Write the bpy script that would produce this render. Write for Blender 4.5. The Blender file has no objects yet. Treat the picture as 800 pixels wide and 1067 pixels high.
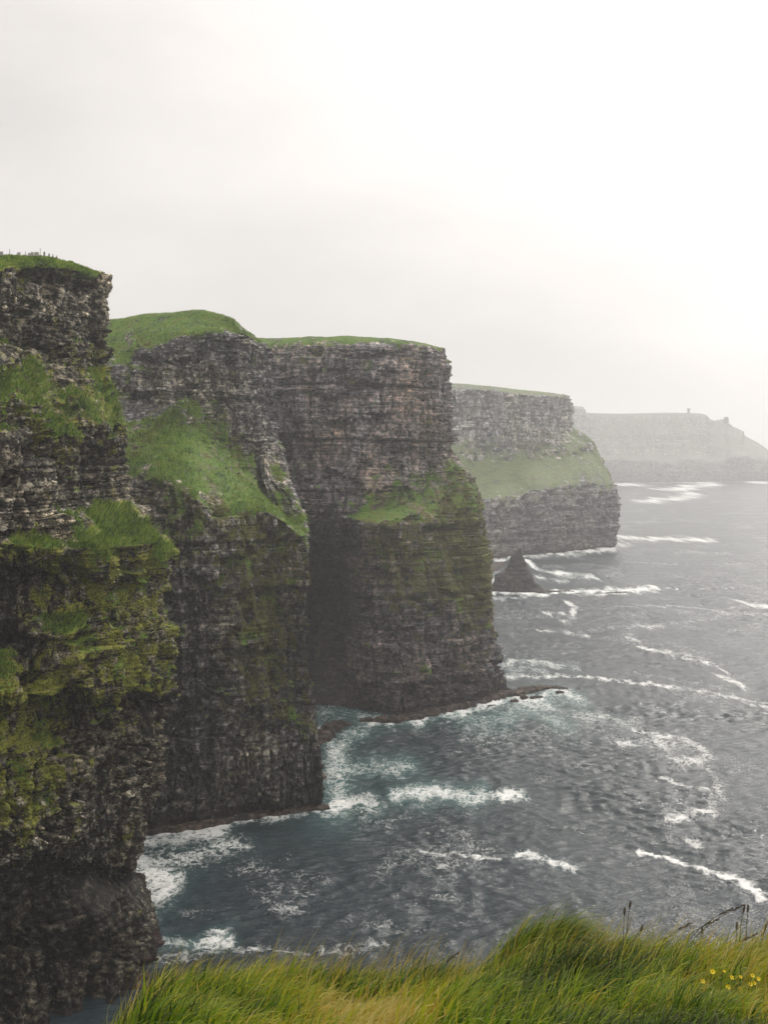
import bpy, bmesh, math, random
import numpy as np
random.seed(7); RNG = np.random.default_rng(11)
R = math.radians
C = bpy.context.scene.collection
scene = bpy.context.scene

# ------------------------------------------------------------------ camera
EYE = 150.0                      # eye height above the sea, metres
HY = 468.0                       # photo row of the horizon
F = 1100.0                       # focal length in photo pixels (photo 800 x 1067)
cam = bpy.data.objects.new('camera', bpy.data.cameras.new('camera')); C.objects.link(cam)
cam.location = (0, 0, EYE); cam.rotation_euler = (R(90), 0, 0)
cam.data.sensor_fit = 'VERTICAL'; cam.data.sensor_height = 36
cam.data.lens = 36 * F / 1067.0
cam.data.shift_y = -(533.5-HY) / 1067.0
cam.data.clip_start = 0.1; cam.data.clip_end = 60000
scene.camera = cam

# ------------------------------------------------------------------ world and sun
SUN_AZ, SUN_EL = 33.0, 36.0      # degrees right of the view direction (+Y), above horizon
sd = (math.sin(R(SUN_AZ))*math.cos(R(SUN_EL)), math.cos(R(SUN_AZ))*math.cos(R(SUN_EL)), math.sin(R(SUN_EL)))
w = bpy.data.worlds.new('World'); scene.world = w; w.use_nodes = True
nt = w.node_tree; nt.nodes.clear()
def N(t, kind, **kw):
    n = t.nodes.new(kind)
    for k, v in kw.items(): setattr(n, k, v)
    return n
out = N(nt, 'ShaderNodeOutputWorld'); bg = N(nt, 'ShaderNodeBackground'); bg.inputs[1].default_value = 0.1
sky = N(nt, 'ShaderNodeTexSky', sky_type='NISHITA', sun_disc=False, sun_elevation=R(SUN_EL), sun_rotation=R(SUN_AZ))
tc = N(nt, 'ShaderNodeTexCoord'); sep = N(nt, 'ShaderNodeSeparateXYZ')
nt.links.new(tc.outputs['Generated'], sep.inputs[0])
def math_(t, op, a, b=None, c=None, clamp=False):
    n = N(t, 'ShaderNodeMath', operation=op, use_clamp=clamp)
    for i, v in enumerate((a, b, c)):
        if v is None: continue
        if isinstance(v, (int, float)): n.inputs[i].default_value = v
        else: t.links.new(v, n.inputs[i])
    return n.outputs[0]
# cloud deck: brighter overhead (overcast law) and round the veiled sun
up = math_(nt, 'MAXIMUM', sep.outputs['Z'], 0.0)
base = math_(nt, 'MULTIPLY_ADD', math_(nt, 'POWER', up, 2.0), 9.0, 7.8)
dot = N(nt, 'ShaderNodeVectorMath', operation='DOT_PRODUCT'); nt.links.new(tc.outputs['Generated'], dot.inputs[0]); dot.inputs[1].default_value = sd
dp = math_(nt, 'MAXIMUM', dot.outputs['Value'], 0.0)
glow = math_(nt, 'MULTIPLY', math_(nt, 'POWER', dp, 10.0), 12.5)
cn = N(nt, 'ShaderNodeTexNoise'); cn.inputs['Scale'].default_value = 2.2; cn.inputs['Detail'].default_value = 5; cn.inputs['Roughness'].default_value = .5
mp = N(nt, 'ShaderNodeMapping'); mp.inputs['Scale'].default_value = (1, 1, 2.6); nt.links.new(tc.outputs['Generated'], mp.inputs[0]); nt.links.new(mp.outputs[0], cn.inputs['Vector'])
cl = math_(nt, 'MULTIPLY_ADD', cn.outputs[0], 0.62, 0.70)
lum = math_(nt, 'MULTIPLY', math_(nt, 'ADD', base, glow), cl)
comb = N(nt, 'ShaderNodeCombineColor')
for i, k in enumerate((1.0, 0.948, 0.908)): nt.links.new(math_(nt, 'MULTIPLY', lum, k), comb.inputs[i])
mx = N(nt, 'ShaderNodeMix', data_type='RGBA'); mx.inputs[0].default_value = 0.97
nt.links.new(sky.outputs[0], mx.inputs[6]); nt.links.new(comb.outputs[0], mx.inputs[7])
nt.links.new(mx.outputs[2], bg.inputs[0]); nt.links.new(bg.outputs[0], out.inputs[0])
sun = bpy.data.objects.new('sun', bpy.data.lights.new('sun', 'SUN')); C.objects.link(sun)
sun.data.energy = 1.5; sun.data.angle = R(11); sun.data.color = (1, .95, .86)
from mathutils import Vector
sun.rotation_euler = Vector(sd).to_track_quat('Z', 'Y').to_euler()
vs = scene.view_settings; vs.view_transform = 'Standard'; vs.look = 'None'; vs.gamma = 1; vs.use_curve_mapping = False; vs.exposure = 0.0
cy = scene.cycles; cy.use_denoising = True; cy.max_bounces = 5; cy.diffuse_bounces = 1; cy.glossy_bounces = 2; cy.transmission_bounces = 2
cy.volume_bounces = 1; cy.use_adaptive_sampling = True; cy.adaptive_threshold = 0.012; cy.transparent_max_bounces = 4
cy.denoising_prefilter = 'ACCURATE'

# ------------------------------------------------------------------ numpy noise
_perm = RNG.permutation(512).astype(np.int64) % 256
_PT = np.concatenate([RNG.permutation(256)]*3)
_G2 = np.stack([np.cos(np.arange(256)*2*np.pi/256*37), np.sin(np.arange(256)*2*np.pi/256*37)], 1)
_g3 = RNG.normal(size=(256, 3)); _G3 = _g3/np.linalg.norm(_g3, axis=1, keepdims=True)
def _f(t): return t*t*t*(t*(t*6-15)+10)
def n2(x, y, s=0):
    x = np.asarray(x, float)+s*17.31; y = np.asarray(y, float)+s*5.77
    xi = np.floor(x).astype(np.int64); yi = np.floor(y).astype(np.int64); xf = x-xi; yf = y-yi
    u = _f(xf); v = _f(yf)
    def g(a, b):
        h = _PT[(_PT[(xi+a) & 255]+((yi+b) & 255))]
        return _G2[h, 0]*(xf-a)+_G2[h, 1]*(yf-b)
    a0 = g(0, 0)*(1-u)+g(1, 0)*u; a1 = g(0, 1)*(1-u)+g(1, 1)*u
    return (a0*(1-v)+a1*v)*1.5
def n3(x, y, z, s=0):
    x = np.asarray(x, float)+s*13.7; y = np.asarray(y, float)+s*7.3; z = np.asarray(z, float)+s*3.1
    xi = np.floor(x).astype(np.int64); yi = np.floor(y).astype(np.int64); zi = np.floor(z).astype(np.int64)
    xf = x-xi; yf = y-yi; zf = z-zi; u = _f(xf); v = _f(yf); q = _f(zf); r = 0
    for a in (0, 1):
        for b in (0, 1):
            for c in (0, 1):
                h = _PT[_PT[_PT[(xi+a) & 255]+((yi+b) & 255)]+((zi+c) & 255)]
                d = _G3[h, 0]*(xf-a)+_G3[h, 1]*(yf-b)+_G3[h, 2]*(zf-c)
                r = r+d*(u if a else 1-u)*(v if b else 1-v)*(q if c else 1-q)
    return r*1.7
def fb2(x, y, o=4, s=0, g=.5):
    r = 0; a = 1
    for i in range(o): r = r+a*n2(x*2**i, y*2**i, s+i*3); a *= g
    return r
def fb3(x, y, z, o=3, s=0, g=.5):
    r = 0; a = 1
    for i in range(o): r = r+a*n3(x*2**i, y*2**i, z*2**i, s+i*3); a *= g
    return r
def hsh(a, b=0, c=0):
    v = np.sin(np.asarray(a, float)*127.1+np.asarray(b, float)*311.7+c*74.7)*43758.5453
    return v-np.floor(v)
def ss(x, a, b):
    t = np.clip((x-a)/(b-a), 0, 1); return t*t*(3-2*t)

# ------------------------------------------------------------------ helpers
def far(Y): return EYE*F/(420-HY+EYE*F/Y) if Y > 100 else Y            # distances were first sketched for a horizon at row 420
def P(px, py, Y): Y = far(Y); return ((px-400)*Y/F, Y, EYE-(py-HY)*Y/F)          # a point seen at photo pixel px, py and Y metres away
def S(px, py):                                                         # the point of the sea there
    Y = EYE*F/(py-HY); return ((px-400)*Y/F, Y)
def tag(o, label, cat, group=None, kind=None):
    if label: o['label'] = label
    if cat: o['category'] = cat
    if group: o['group'] = group
    if kind: o['kind'] = kind
    return o
def mesh_np(name, verts, quads, mat, parent=None, attrs=None, smooth=False, tris=None):
    me = bpy.data.meshes.new(name)
    verts = np.ascontiguousarray(verts, np.float32); n = len(verts)
    me.vertices.add(n); me.vertices.foreach_set('co', verts.ravel())
    polys = [(quads, 4)] + ([(tris, 3)] if tris is not None and len(tris) else [])
    idx = np.concatenate([np.asarray(q, np.int32).ravel() for q, k in polys])
    st = []; off = 0; tot = 0
    for q, k in polys:
        m = len(q); st.append(off+np.arange(m)*k); off += m*k; tot += m
    me.loops.add(len(idx)); me.loops.foreach_set('vertex_index', idx)
    me.polygons.add(tot); me.polygons.foreach_set('loop_start', np.concatenate(st).astype(np.int32))
    if smooth: me.polygons.foreach_set('use_smooth', np.ones(tot, bool))
    for k, v in (attrs or {}).items():
        a = me.attributes.new(k, 'FLOAT', 'POINT'); a.data.foreach_set('value', np.ascontiguousarray(v, np.float32).ravel())
    me.update(calc_edges=True); me.materials.append(mat)
    o = bpy.data.objects.new(name, me); C.objects.link(o)
    if parent: o.parent = parent
    return o
def grid_quads(nv, nu, closed=False):
    i = np.arange(nv-1)[:, None]*nu; j = np.arange(nu if closed else nu-1)[None, :]; j2 = (j+1) % nu
    return np.stack([i+j, i+j2, i+nu+j2, i+nu+j], -1).reshape(-1, 4)
def pchip(V, t):
    """monotone cubic through V (first axis, unit spacing) at t"""
    V = np.asarray(V, float); n = len(V); d = V[1:]-V[:-1]; m = np.zeros_like(V)
    a, b = d[:-1], d[1:]; same = (a*b) > 0
    m[1:-1] = np.where(same, 2*a*b/np.where(same, a+b, 1), 0); m[0] = d[0]; m[-1] = d[-1]
    i = np.clip(np.floor(t).astype(int), 0, n-2); f = t-i; sh = (-1,)+(1,)*(V.ndim-1); f = f.reshape(sh)
    h00 = 2*f**3-3*f**2+1; h10 = f**3-2*f**2+f; h01 = -2*f**3+3*f**2; h11 = f**3-f**2
    return h00*V[i]+h10*m[i]+h01*V[i+1]+h11*m[i+1]
def ramp(t, fac, stops, interp='LINEAR'):
    n = N(t, 'ShaderNodeValToRGB'); e = n.color_ramp.elements; n.color_ramp.interpolation = interp
    while len(e) < len(stops): e.new(0.5)
    for k, (p, c) in enumerate(stops):
        e[k].position = p; e[k].color = (*c, 1) if isinstance(c, tuple) else (c, c, c, 1)
    t.links.new(fac, n.inputs[0]); return n.outputs[0]
def mixc(t, fac, a, b, bt='MIX'):
    n = N(t, 'ShaderNodeMix', data_type='RGBA', blend_type=bt)
    for i, v in ((0, fac), (6, a), (7, b)):
        if isinstance(v, (int, float)): n.inputs[i].default_value = v
        elif isinstance(v, tuple): n.inputs[i].default_value = (*v, 1)
        else: t.links.new(v, n.inputs[i])
    return n.outputs[2]
def noise(t, vec, scale, detail=4, rough=.55, sc=None, dist=0):
    if sc:
        m = N(t, 'ShaderNodeMapping'); m.inputs['Scale'].default_value = sc; t.links.new(vec, m.inputs[0]); vec = m.outputs[0]
    n = N(t, 'ShaderNodeTexNoise'); n.inputs['Scale'].default_value = scale; n.inputs['Detail'].default_value = detail
    n.inputs['Roughness'].default_value = rough; n.inputs['Distortion'].default_value = dist
    t.links.new(vec, n.inputs['Vector']); return n.outputs[0]
def new_mat(name):
    m = bpy.data.materials.new(name); m.use_nodes = True; t = m.node_tree; t.nodes.clear()
    o = N(t, 'ShaderNodeOutputMaterial'); b = N(t, 'ShaderNodeBsdfPrincipled'); t.links.new(b.outputs[0], o.inputs[0])
    return m, t, b, o
def simple(name, col, rough=.8, var=.25, scale=3):
    m, t, b, o = new_mat(name); g = N(t, 'ShaderNodeNewGeometry')
    n = noise(t, g.outputs['Position'], scale)
    t.links.new(ramp(t, n, [(.3, tuple(c*(1-var) for c in col)), (.7, tuple(min(1, c*(1+var)) for c in col))]), b.inputs['Base Color'])
    b.inputs['Roughness'].default_value = rough; return m
def attr(t, name): return N(t, 'ShaderNodeAttribute', attribute_name=name).outputs['Fac']

def rock_mat(name, dark, mid, pale, fine, green=(.065, .12, .014), green2=(.025, .045, .010), olive=(.13, .12, .03), bump=.6, fleck=.66, algae=True):
    m, t, b, o = new_mat(name)
    g = N(t, 'ShaderNodeNewGeometry'); pos = g.outputs['Position']
    a_v, a_t, a_m, a_w = attr(t, 'veg'), attr(t, 'tone'), attr(t, 'moss'), attr(t, 'wet')
    big = noise(t, pos, .045/fine, 3, .5, (1, 1, .6))
    med = noise(t, pos, .42/fine, 6, .65, (1, 1, 1.1))
    sml = noise(t, pos, 1.6/fine, 4, .65, (1, 1, 1.4))
    v = math_(t, 'ADD', math_(t, 'MULTIPLY', med, .6), math_(t, 'ADD', math_(t, 'MULTIPLY', sml, .28), math_(t, 'MULTIPLY', big, .12)))
    col = ramp(t, v, [(.41, dark), (.5, mid), (.5+(fleck-.5)*.62, pale)])
    warm = ramp(t, big, [(.38, (.98, .99, 1.05)), (.66, (1.08, 1.0, .88))])
    col = mixc(t, 1.0, col, warm, 'MULTIPLY')
    tn = N(t, 'ShaderNodeCombineColor')
    for i in range(3): t.links.new(a_t, tn.inputs[i])
    col = mixc(t, 1.0, col, tn.outputs[0], 'MULTIPLY')
    vs1 = noise(t, pos, .8/fine, 4, .6, (1, 1, .13)); hs1 = noise(t, pos, .9/fine, 3, .6, (.12, .12, 1))
    vh = mixc(t, ramp(t, noise(t, pos, .03/fine, 3, .6, (1, 1, 2)), [(.42, 0.0), (.56, 1.0)]), vs1, hs1)
    col = mixc(t, 1.0, col, ramp(t, vh, [(.36, (.55, .55, .55)), (.5, (.95, .95, .95)), (.64, (1.6, 1.58, 1.5))]), 'MULTIPLY')
    col = mixc(t, 1.0, col, ramp(t, noise(t, pos, 1.5/fine, 3, .7, (.07, .07, 1.3)), [(.40, (.62, .62, .62)), (.5, (1, 1, 1)), (.6, (1.35, 1.33, 1.28))]), 'MULTIPLY')
    # vertical water stains
    st = noise(t, pos, .5/fine, 3, .5, (1, 1, .06))
    col = mixc(t, ramp(t, st, [(.5, 0.0), (.68, .55)]), col, tuple(c*.75 for c in dark))
    # moss and lichen film
    mo = noise(t, pos, .22/fine, 5, .65, (1, 1, .75))
    mf = ramp(t, math_(t, 'ADD', math_(t, 'MULTIPLY_ADD', sml, .5, -.25), math_(t, 'ADD', math_(t, 'MULTIPLY_ADD', mo, 1.3, -.15), math_(t, 'MULTIPLY_ADD', a_m, .5, -.35))), [(.48, 0.0), (.58, .92)])
    mc = ramp(t, sml, [(.35, green2), (.55, olive), (.75, tuple(min(1, c*1.8) for c in olive))])
    col = mixc(t, mf, col, mc)
    # grass
    gn = noise(t, pos, .9/fine, 4, .6, (1, 1, .45))
    gb = noise(t, pos, .09/fine, 5, .68, (1, 1, .55))
    gs = ramp(t, math_(t, 'ADD', math_(t, 'MULTIPLY', gn, .45), math_(t, 'MULTIPLY', gb, .55)), [(.40, green2), (.46, green), (.53, tuple(c*1.8 for c in green)), (.58, olive), (.64, tuple(c*.6 for c in olive))])
    gf = ramp(t, math_(t, 'ADD', a_v, math_(t, 'ADD', math_(t, 'MULTIPLY_ADD', gn, 1.8, -.9), math_(t, 'MULTIPLY_ADD', gb, 1.8, -.9))), [(.44, 0.0), (.54, 1.0)])
    col = mixc(t, gf, col, gs)
    if algae:
        col = mixc(t, a_w, col, ramp(t, sml, [(.4, (.016, .011, .010)), (.65, (.058, .034, .030))]))
    t.links.new(col, b.inputs['Base Color'])
    rg = ramp(t, sml, [(.35, .62), (.7, .92)]); t.links.new(rg, b.inputs['Roughness'])
    b.inputs['Specular IOR Level'].default_value = .14
    bp = N(t, 'ShaderNodeBump'); bp.inputs['Strength'].default_value = bump; bp.inputs['Distance'].default_value = 1.1*fine
    t.links.new(math_(t, 'ADD', v, math_(t, 'MULTIPLY', hs1, .8)), bp.inputs['Height']); t.links.new(bp.outputs[0], b.inputs['Normal'])
    return m

# ------------------------------------------------------------------ headlands
def strata(seed, lo, hi, zmax=230):
    r = np.random.default_rng(seed); z = [-12.0]
    while z[-1] < zmax: z.append(z[-1]+lo+(hi-lo)*r.random()**2.2)
    z = np.array(z); return z, r.random(len(z)), r.random(len(z))
def headland(name, cols, mat, res, seed, amp=1.0, layer=(.7, 3.5), joint=4.0, hidden=(), topres=3.0, ures=None, ntop=2, vegbias=0.0, wetz=4.0, butt=3.0, warp=5.0, vw=9.0, alc=3.5, sf=.6, vegz=9, vgs=.95, lift=.6):
    K = len(cols); Rr = len(cols[0]); A = np.zeros((K, Rr, 6))
    for i, c in enumerate(cols):
        for j, q in enumerate(c):
            if q[0] == 'w': A[i, j, :3] = q[1:4]; rest = q[4:]
            else: A[i, j, :3] = P(*q[:3]); rest = q[3:]
            A[i, j, 3:3+len(rest)] = rest
            if len(rest) < 2: A[i, j, 4] = 1.0
    V = np.swapaxes(A, 0, 1)                                   # rows, cols
    Lv = np.linalg.norm(V[1:, :, :3]-V[:-1, :, :3], axis=2).max(1); Lu = np.linalg.norm(V[:, 1:, :3]-V[:, :-1, :3], axis=2)[1:-ntop].max(0)
    tv = []; 
    for j in range(Rr-1):
        r_ = topres if j == Rr-2 else res
        k = max(2, int(Lv[j]/r_)); tv += list(j+np.arange(k)/k)
    tv.append(Rr-1.0); tu = []
    for i in range(K-1):
        r_ = (ures or res)*(5 if i in hidden else 1); k = max(2, int(Lu[i]/r_)); tu += list(i+np.arange(k)/k)
    tu.append(K-1.0); tv = np.array(tv); tu = np.array(tu)
    G = pchip(V, tv); G = np.swapaxes(pchip(np.swapaxes(G, 0, 1), tu), 0, 1)
    B = G[..., :3]; vg = G[..., 3]; tone = G[..., 4]; ms = G[..., 5]; nv, nu = B.shape[:2]
    du = np.gradient(B, axis=1); dv = np.gradient(B, axis=0); nn = np.cross(du, dv); nn /= np.linalg.norm(nn, axis=2, keepdims=True)+1e-9
    mid = B[nv//2]; s = np.concatenate([[0], np.cumsum(np.linalg.norm(np.diff(mid, axis=0), axis=1))])[None, :]+np.zeros((nv, 1))
    B = B.copy(); B[..., 2] += warp*n2(s/45, B[..., 2]/60, seed+3)*ss(B[..., 2], 2, 25)*(1-ss(tv, Rr-2-ntop, Rr-1-ntop))[:, None]
    ix = np.clip(np.arange(nv)[:, None]+(vw/res*(n2(s/16, B[..., 2]/30, seed+1)+.5*n2(s/5, B[..., 2]/9, seed+2))).astype(int), 0, nv-1)
    ix = np.where((tv > Rr-2.6-ntop)[:, None], np.arange(nv)[:, None], ix)
    vg = np.take_along_axis(vg, ix, 0); ms = np.take_along_axis(ms, ix, 0); tone = np.take_along_axis(tone, ix, 0)
    z = B[..., 2]
    wrock = 1-ss(nn[..., 2], .45, .8)
    nh = nn.copy(); nh[..., 2] *= .35; nh /= np.linalg.norm(nh, axis=2, keepdims=True)+1e-9
    # buttresses and gullies
    d = butt*fb2(s/26, z/90, 3, seed, .6)+butt*.55*(1-2*np.abs(n2(s/9, z/70, seed+9)))*.8
    gl = np.abs(n2(s/11+.5*n2(s/20, z/25, seed+12), z/55, seed+13)); d = d-butt*.75*np.exp(-(gl/.07)**2)     # narrow vertical gullies
    pil = s/joint/1.3+.6*n2(s/9, z/30, seed+14); d = d+butt*.28*(hsh(np.floor(pil), np.floor(z/23+hsh(np.floor(pil), 1, seed)), seed)-.5)*2-.9*np.exp(-((pil-np.round(pil))*joint*1.3/.4)**2)*ss(n2(s/15, z/25, seed+15), -.2, .3)
    # beds: each steps in or out, each broken along vertical joints
    zz = z+.012*s+.9*n2(s/30, z/30, seed+5)+.25*n2(s/4, z/9, seed+6)
    D = 0; tl = 0
    for q, (lo, hi, a) in enumerate(((layer[0]*4, layer[1]*4, 1.1), (layer[0], layer[1], .62))):
        zb, r1, r2 = strata(seed*10+q, lo, hi); L = np.searchsorted(zb, zz)-1; L = np.clip(L, 0, len(zb)-2)
        jw = joint*(.6+1.2*hsh(L, seed, 1))*(1.6 if q == 0 else .8)
        sj = s/jw+hsh(L, seed, 2)*9+.35*n2(s/3, z/4, seed+20+q); cell = np.floor(sj); fr = sj-cell
        block = hsh(cell, L, seed+q)-.5; D = D+a*((r1[L]-.5)*1.5+block*.95)
        crack = np.exp(-(np.minimum(fr, 1-fr)*jw/.35)**2); D = D-a*.8*crack*(hsh(cell, L, 5) > .35)
        fz = np.minimum(zz-zb[L], zb[L+1]-zz); D = D-a*.55*np.exp(-(fz/.22)**2)
        tl = tl+(r2[L]-.5)*(.5 if q == 0 else .7)+block*.35
    # undercut beds that show as deep dark bands, masked along the face
    msk = ss(n2(s/22, z/14, seed+31), -.15, .35)
    D = D*(.55+.95*msk)
    al = n2(s/13+.3*n2(s/3, z/3, seed+33), z/8+.25*n2(s/2.5, z/2, seed+34), seed+32); al2 = n2(s/5, z/16, seed+36)
    D = D-alc*ss(al, .30, .36)-alc*.6*ss(al2, .42, .47)
    tl = tl-.25*ss(al, .3, .4)  # alcove colour darkened as well, imitating the shade inside
    D = D-2.6*ss(n2(s/3.4+.4*n2(s/9, z/12, seed+38), z/60, seed+37), .12, .26)*(1-ss(z, 18, 30))
    d = d+amp*D*.85+amp*.26*fb3(B[..., 0]/2.6, B[..., 1]/2.6, z/1.9, 3, seed+40, .6)
    soft = ss(vg, .35, .9)
    d = d*(1-sf*soft)
    hum = .8*fb2(B[..., 0]/7, B[..., 1]/7+z/7, 3, seed+50)
    disp = wrock*d+(1-wrock)*hum*.6
    fade = np.ones(nv); fade[tv > Rr-1-ntop+.0] = .5
    disp = disp*fade[:, None]
    X = B+nh*disp[..., None]; X[tv > Rr-1-ntop, :, 2] += (.5*fb2(B[..., 0]/15, B[..., 1]/15, 3, seed+60))[tv > Rr-1-ntop]
    du = np.gradient(X, axis=1); dv = np.gradient(X, axis=0); fn = np.cross(du, dv); fn /= np.linalg.norm(fn, axis=2, keepdims=True)+1e-9
    pn = n3(X[..., 0]/9, X[..., 1]/9, X[..., 2]/9, seed+70)+.5*n3(X[..., 0]/3, X[..., 1]/3, X[..., 2]/3, seed+71)
    veg = vg*vgs+ss(nn[..., 2], .6, .9)*.4+ss(fn[..., 2], .35, .85)*.4*np.clip(ms*1.4+.1, 0, 1)+pn*.72-.14+vegbias
    veg = np.clip(veg, 0, 1)*ss(z, vegz, vegz+12)
    wet = ss(wetz+2.4*n2(s/8, z/50, seed+80)+1.2*n2(s/1.5, z/3, seed+81)-z, -.4, .6)
    up_ = lift*ss(z+6*n2(s/25, z/25, seed+90), 95, 135)
    at = dict(veg=np.minimum(veg, .86), tone=np.clip(tone*(1+up_)*(1+tl*.75), .12, 3), moss=np.clip(ms, 0, 1), wet=wet)
    o = mesh_np(name, X.reshape(-1, 3), grid_quads(nv, nu), mat, attrs={k: v.ravel() for k, v in at.items()})
    return o, X, fn, veg, (tv, tu)

def blades(name, roots, h, wd, lean, bend, az, mat, parent=None, seg=4, hue=None, twist=None):
    """ribbons of grass: roots (n,3); h, wd metres; lean/bend radians; az = heading of the lean"""
    n = len(roots); t = np.linspace(0, 1, seg+1); ang = lean[:, None]+bend[:, None]*t[None, :]**1.3
    dl = h[:, None]/seg; dx = np.sin(ang)*dl; dz = np.cos(ang)*dl
    hx = np.concatenate([np.zeros((n, 1)), np.cumsum(dx[:, :-1], 1)], 1); hz = np.concatenate([np.zeros((n, 1)), np.cumsum(dz[:, :-1], 1)], 1)
    ca, sa = np.cos(az)[:, None], np.sin(az)[:, None]
    c = np.stack([roots[:, 0:1]+hx*ca, roots[:, 1:2]+hx*sa, roots[:, 2:3]+hz], -1)
    tw = (az+np.pi/2 if twist is None else twist)
    sx = np.stack([np.cos(tw), np.sin(tw), np.zeros(n)], -1)[:, None, :]
    wt = (wd[:, None]*(1-t[None, :]**1.6*.93)*.5)[..., None]
    v = np.stack([c-sx*wt, c+sx*wt], 2).reshape(n, -1, 3)
    k = 2*(seg+1); b = (np.arange(n)*k)[:, None]; r = np.arange(seg)[None, :]*2
    q = np.stack([b+r, b+r+1, b+r+3, b+r+2], -1).reshape(-1, 4)
    hu = np.repeat((hue if hue is not None else np.random.default_rng(1).random(n)), k); tip = np.tile(np.repeat(t, 2), n)
    return mesh_np(name, v.reshape(-1, 3), q, mat, parent, attrs=dict(hue=hu, tip=tip), smooth=True)

def grass_mat(name, stops, trans=.35):
    m, t, b, o = new_mat(name); hu = attr(t, 'hue'); tp = attr(t, 'tip')
    col = ramp(t, hu, stops); col = mixc(t, ramp(t, tp, [(.55, 0.0), (1, .45)]), col, (.16, .13, .035))
    t.links.new(col, b.inputs['Base Color']); b.inputs['Roughness'].default_value = .55; b.inputs['Specular IOR Level'].default_value = .3
    tr = N(t, 'ShaderNodeBsdfTranslucent'); t.links.new(col, tr.inputs[0]); ms = N(t, 'ShaderNodeMixShader'); ms.inputs[0].default_value = trans
    t.links.new(b.outputs[0], ms.inputs[1]); t.links.new(tr.outputs[0], ms.inputs[2]); t.links.new(ms.outputs[0], o.inputs[0]); return m

M_near = rock_mat('near_rock', (.005, .0048, .004), (.038, .034, .026), (.40, .37, .30), 1.0, bump=.8, fleck=.66, green=(.065, .115, .014), olive=(.24, .24, .03))
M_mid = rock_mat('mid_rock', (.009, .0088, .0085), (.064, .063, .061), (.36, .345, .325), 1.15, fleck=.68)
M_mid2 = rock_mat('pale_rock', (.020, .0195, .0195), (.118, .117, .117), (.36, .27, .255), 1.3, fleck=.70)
M_far = rock_mat('far_rock', (.06, .057, .058), (.18, .178, .18), (.40, .39, .385), 2.4, green=(.085, .115, .04), green2=(.065, .08, .04), olive=(.13, .13, .07))  # rock and grass paled, haze partly put into the colour
M_dist = rock_mat('distant_rock', (.09, .09, .09), (.155, .15, .148), (.27, .26, .25), 4, green=(.10, .105, .082), green2=(.09, .095, .08), olive=(.12, .12, .095))  # pale greyed colours carry part of the distance haze

# --- near cliff: rows (photo y, edge x, recess, veg, tone, moss)
rows1 = [(1012, 170, 0, 0, .55, .0), (985, 168, 0, 0, .7, .2), (950, 160, 4, 0, .6, .3), (925, 143, 8, 0, .5, .2), (908, 135, 10, 0, .45, .1),
         (900, 140, 2, 0, 1.25, .0), (850, 150, 1, .0, 1.5, .15), (800, 160, 1, .0, 1.1, .35), (760, 167, 3, 0, .7, .3), (738, 168, 4, 0, .5, .2), (722, 176, -2, .1, .7, .7), (670, 178, -1, .22, .9, .75),
         (640, 170, 1, .25, .9, .7), (612, 165, 3, .15, .9, .7), (600, 167, 0, .2, 1.1, .8), (575, 169, -1, .5, 1.2, .9), (560, 158, 3, .75, 1, .8), (540, 143, 8, .55, 1, .6), (522, 131, 12, .15, 1, .3),
         (490, 131, 13, .05, .8, .3), (455, 131, 13, .35, .9, .6), (430, 127, 16, .8, 1, .7), (400, 120, 22, .75, 1, .6), (378, 116, 27, .25, 1, .5), (350, 114, 29, .1, .8, .3),
         (320, 113, 30, .0, 1.35, .1), (300, 113, 30, .05, 1.5, .1), (286, 113.5, 31, .4, 1.2, .2)]
Yc = {-230: 203, -110: 226, -10: 241, 50: 254, 95: 271}
cols1 = []
for cx, cY in Yc.items():
    c = []
    for (py, e, dy, vg, tn, ms) in rows1:
        e = e-(8 if py <= 350 else 4 if py <= 455 else 0)
        px = cx+(e-150)*(max(cx, 0)/95.)*.8; v2 = vg
        if 370 < py < 500: py = py-30*(1-min(max(cx, 0), 110)/110.)
        if cx == 95: py += 3*math.sin(py)
        t2 = tn; d2 = dy
        if cx <= 50 and 560 < py < 660: d2 = dy+(6 if py > 590 else 0); v2 = vg*.2 if py > 590 else vg; t2 = tn*(.5 if py > 605 else 1.3)  # rock under the ledge toned down to stand for shade
        if cx > -50 and cx < 60 and 722 <= py <= 860 : ms = .8; v2 = v2+.1
        if cx > 60 and 340 < py < 400: v2 = vg*.35
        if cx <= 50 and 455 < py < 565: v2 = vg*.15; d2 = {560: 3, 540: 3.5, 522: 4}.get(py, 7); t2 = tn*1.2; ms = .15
        if cx <= 0 and 595 < py < 690: d2 = dy+9; t2 = .35; v2 = 0; ms = .1  # hollow deepened and its colour blackened to imitate shade
        if cx == 50 and 735 < py < 800: d2 = dy+6; t2 = .4  # second hollow, shade put into its tone too
        if cx <= 0 and 690 < py < 800: ms = .9; t2 = .9
        c.append((px, py, cY+d2, v2, t2, ms))
    crest = {-230: 268, -110: 266, -10: 268, 50: 270, 95: 283}[cx]
    mpy = {1012: 1095, 985: 1070, 950: 1005, 925: 945} if cx < 95 else {1012: 1060, 985: 1035, 950: 985, 925: 935}
    mdy = {1012: 0, 985: 1, 950: 4, 925: 6}
    for k in range(4):
        old = rows1[k][0]; q = P(c[k][0] if cx < 95 else (152, 148, 138, 118)[k], mpy[old], cY+mdy[old]); c[k] = ('w', q[0], q[1], (-4, 2, 11, 20)[k], 0, (.25, .28, .35, .2)[k], .15 if cx > 0 else .0)  # foot toned dark, painting the shade below the overhang
    rim = c[-1]; cr = (cx, crest+4, cY+38, 1.0, 1, .5); c.append(cr)
    c.append((cx, crest, cY+48, 1.0, 1, .5)); q = P(cx, crest, cY+48); c.append(('w', q[0]-60, q[1]+90, q[2]+1, 1, 1, .5)); cols1.append(c)
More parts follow.
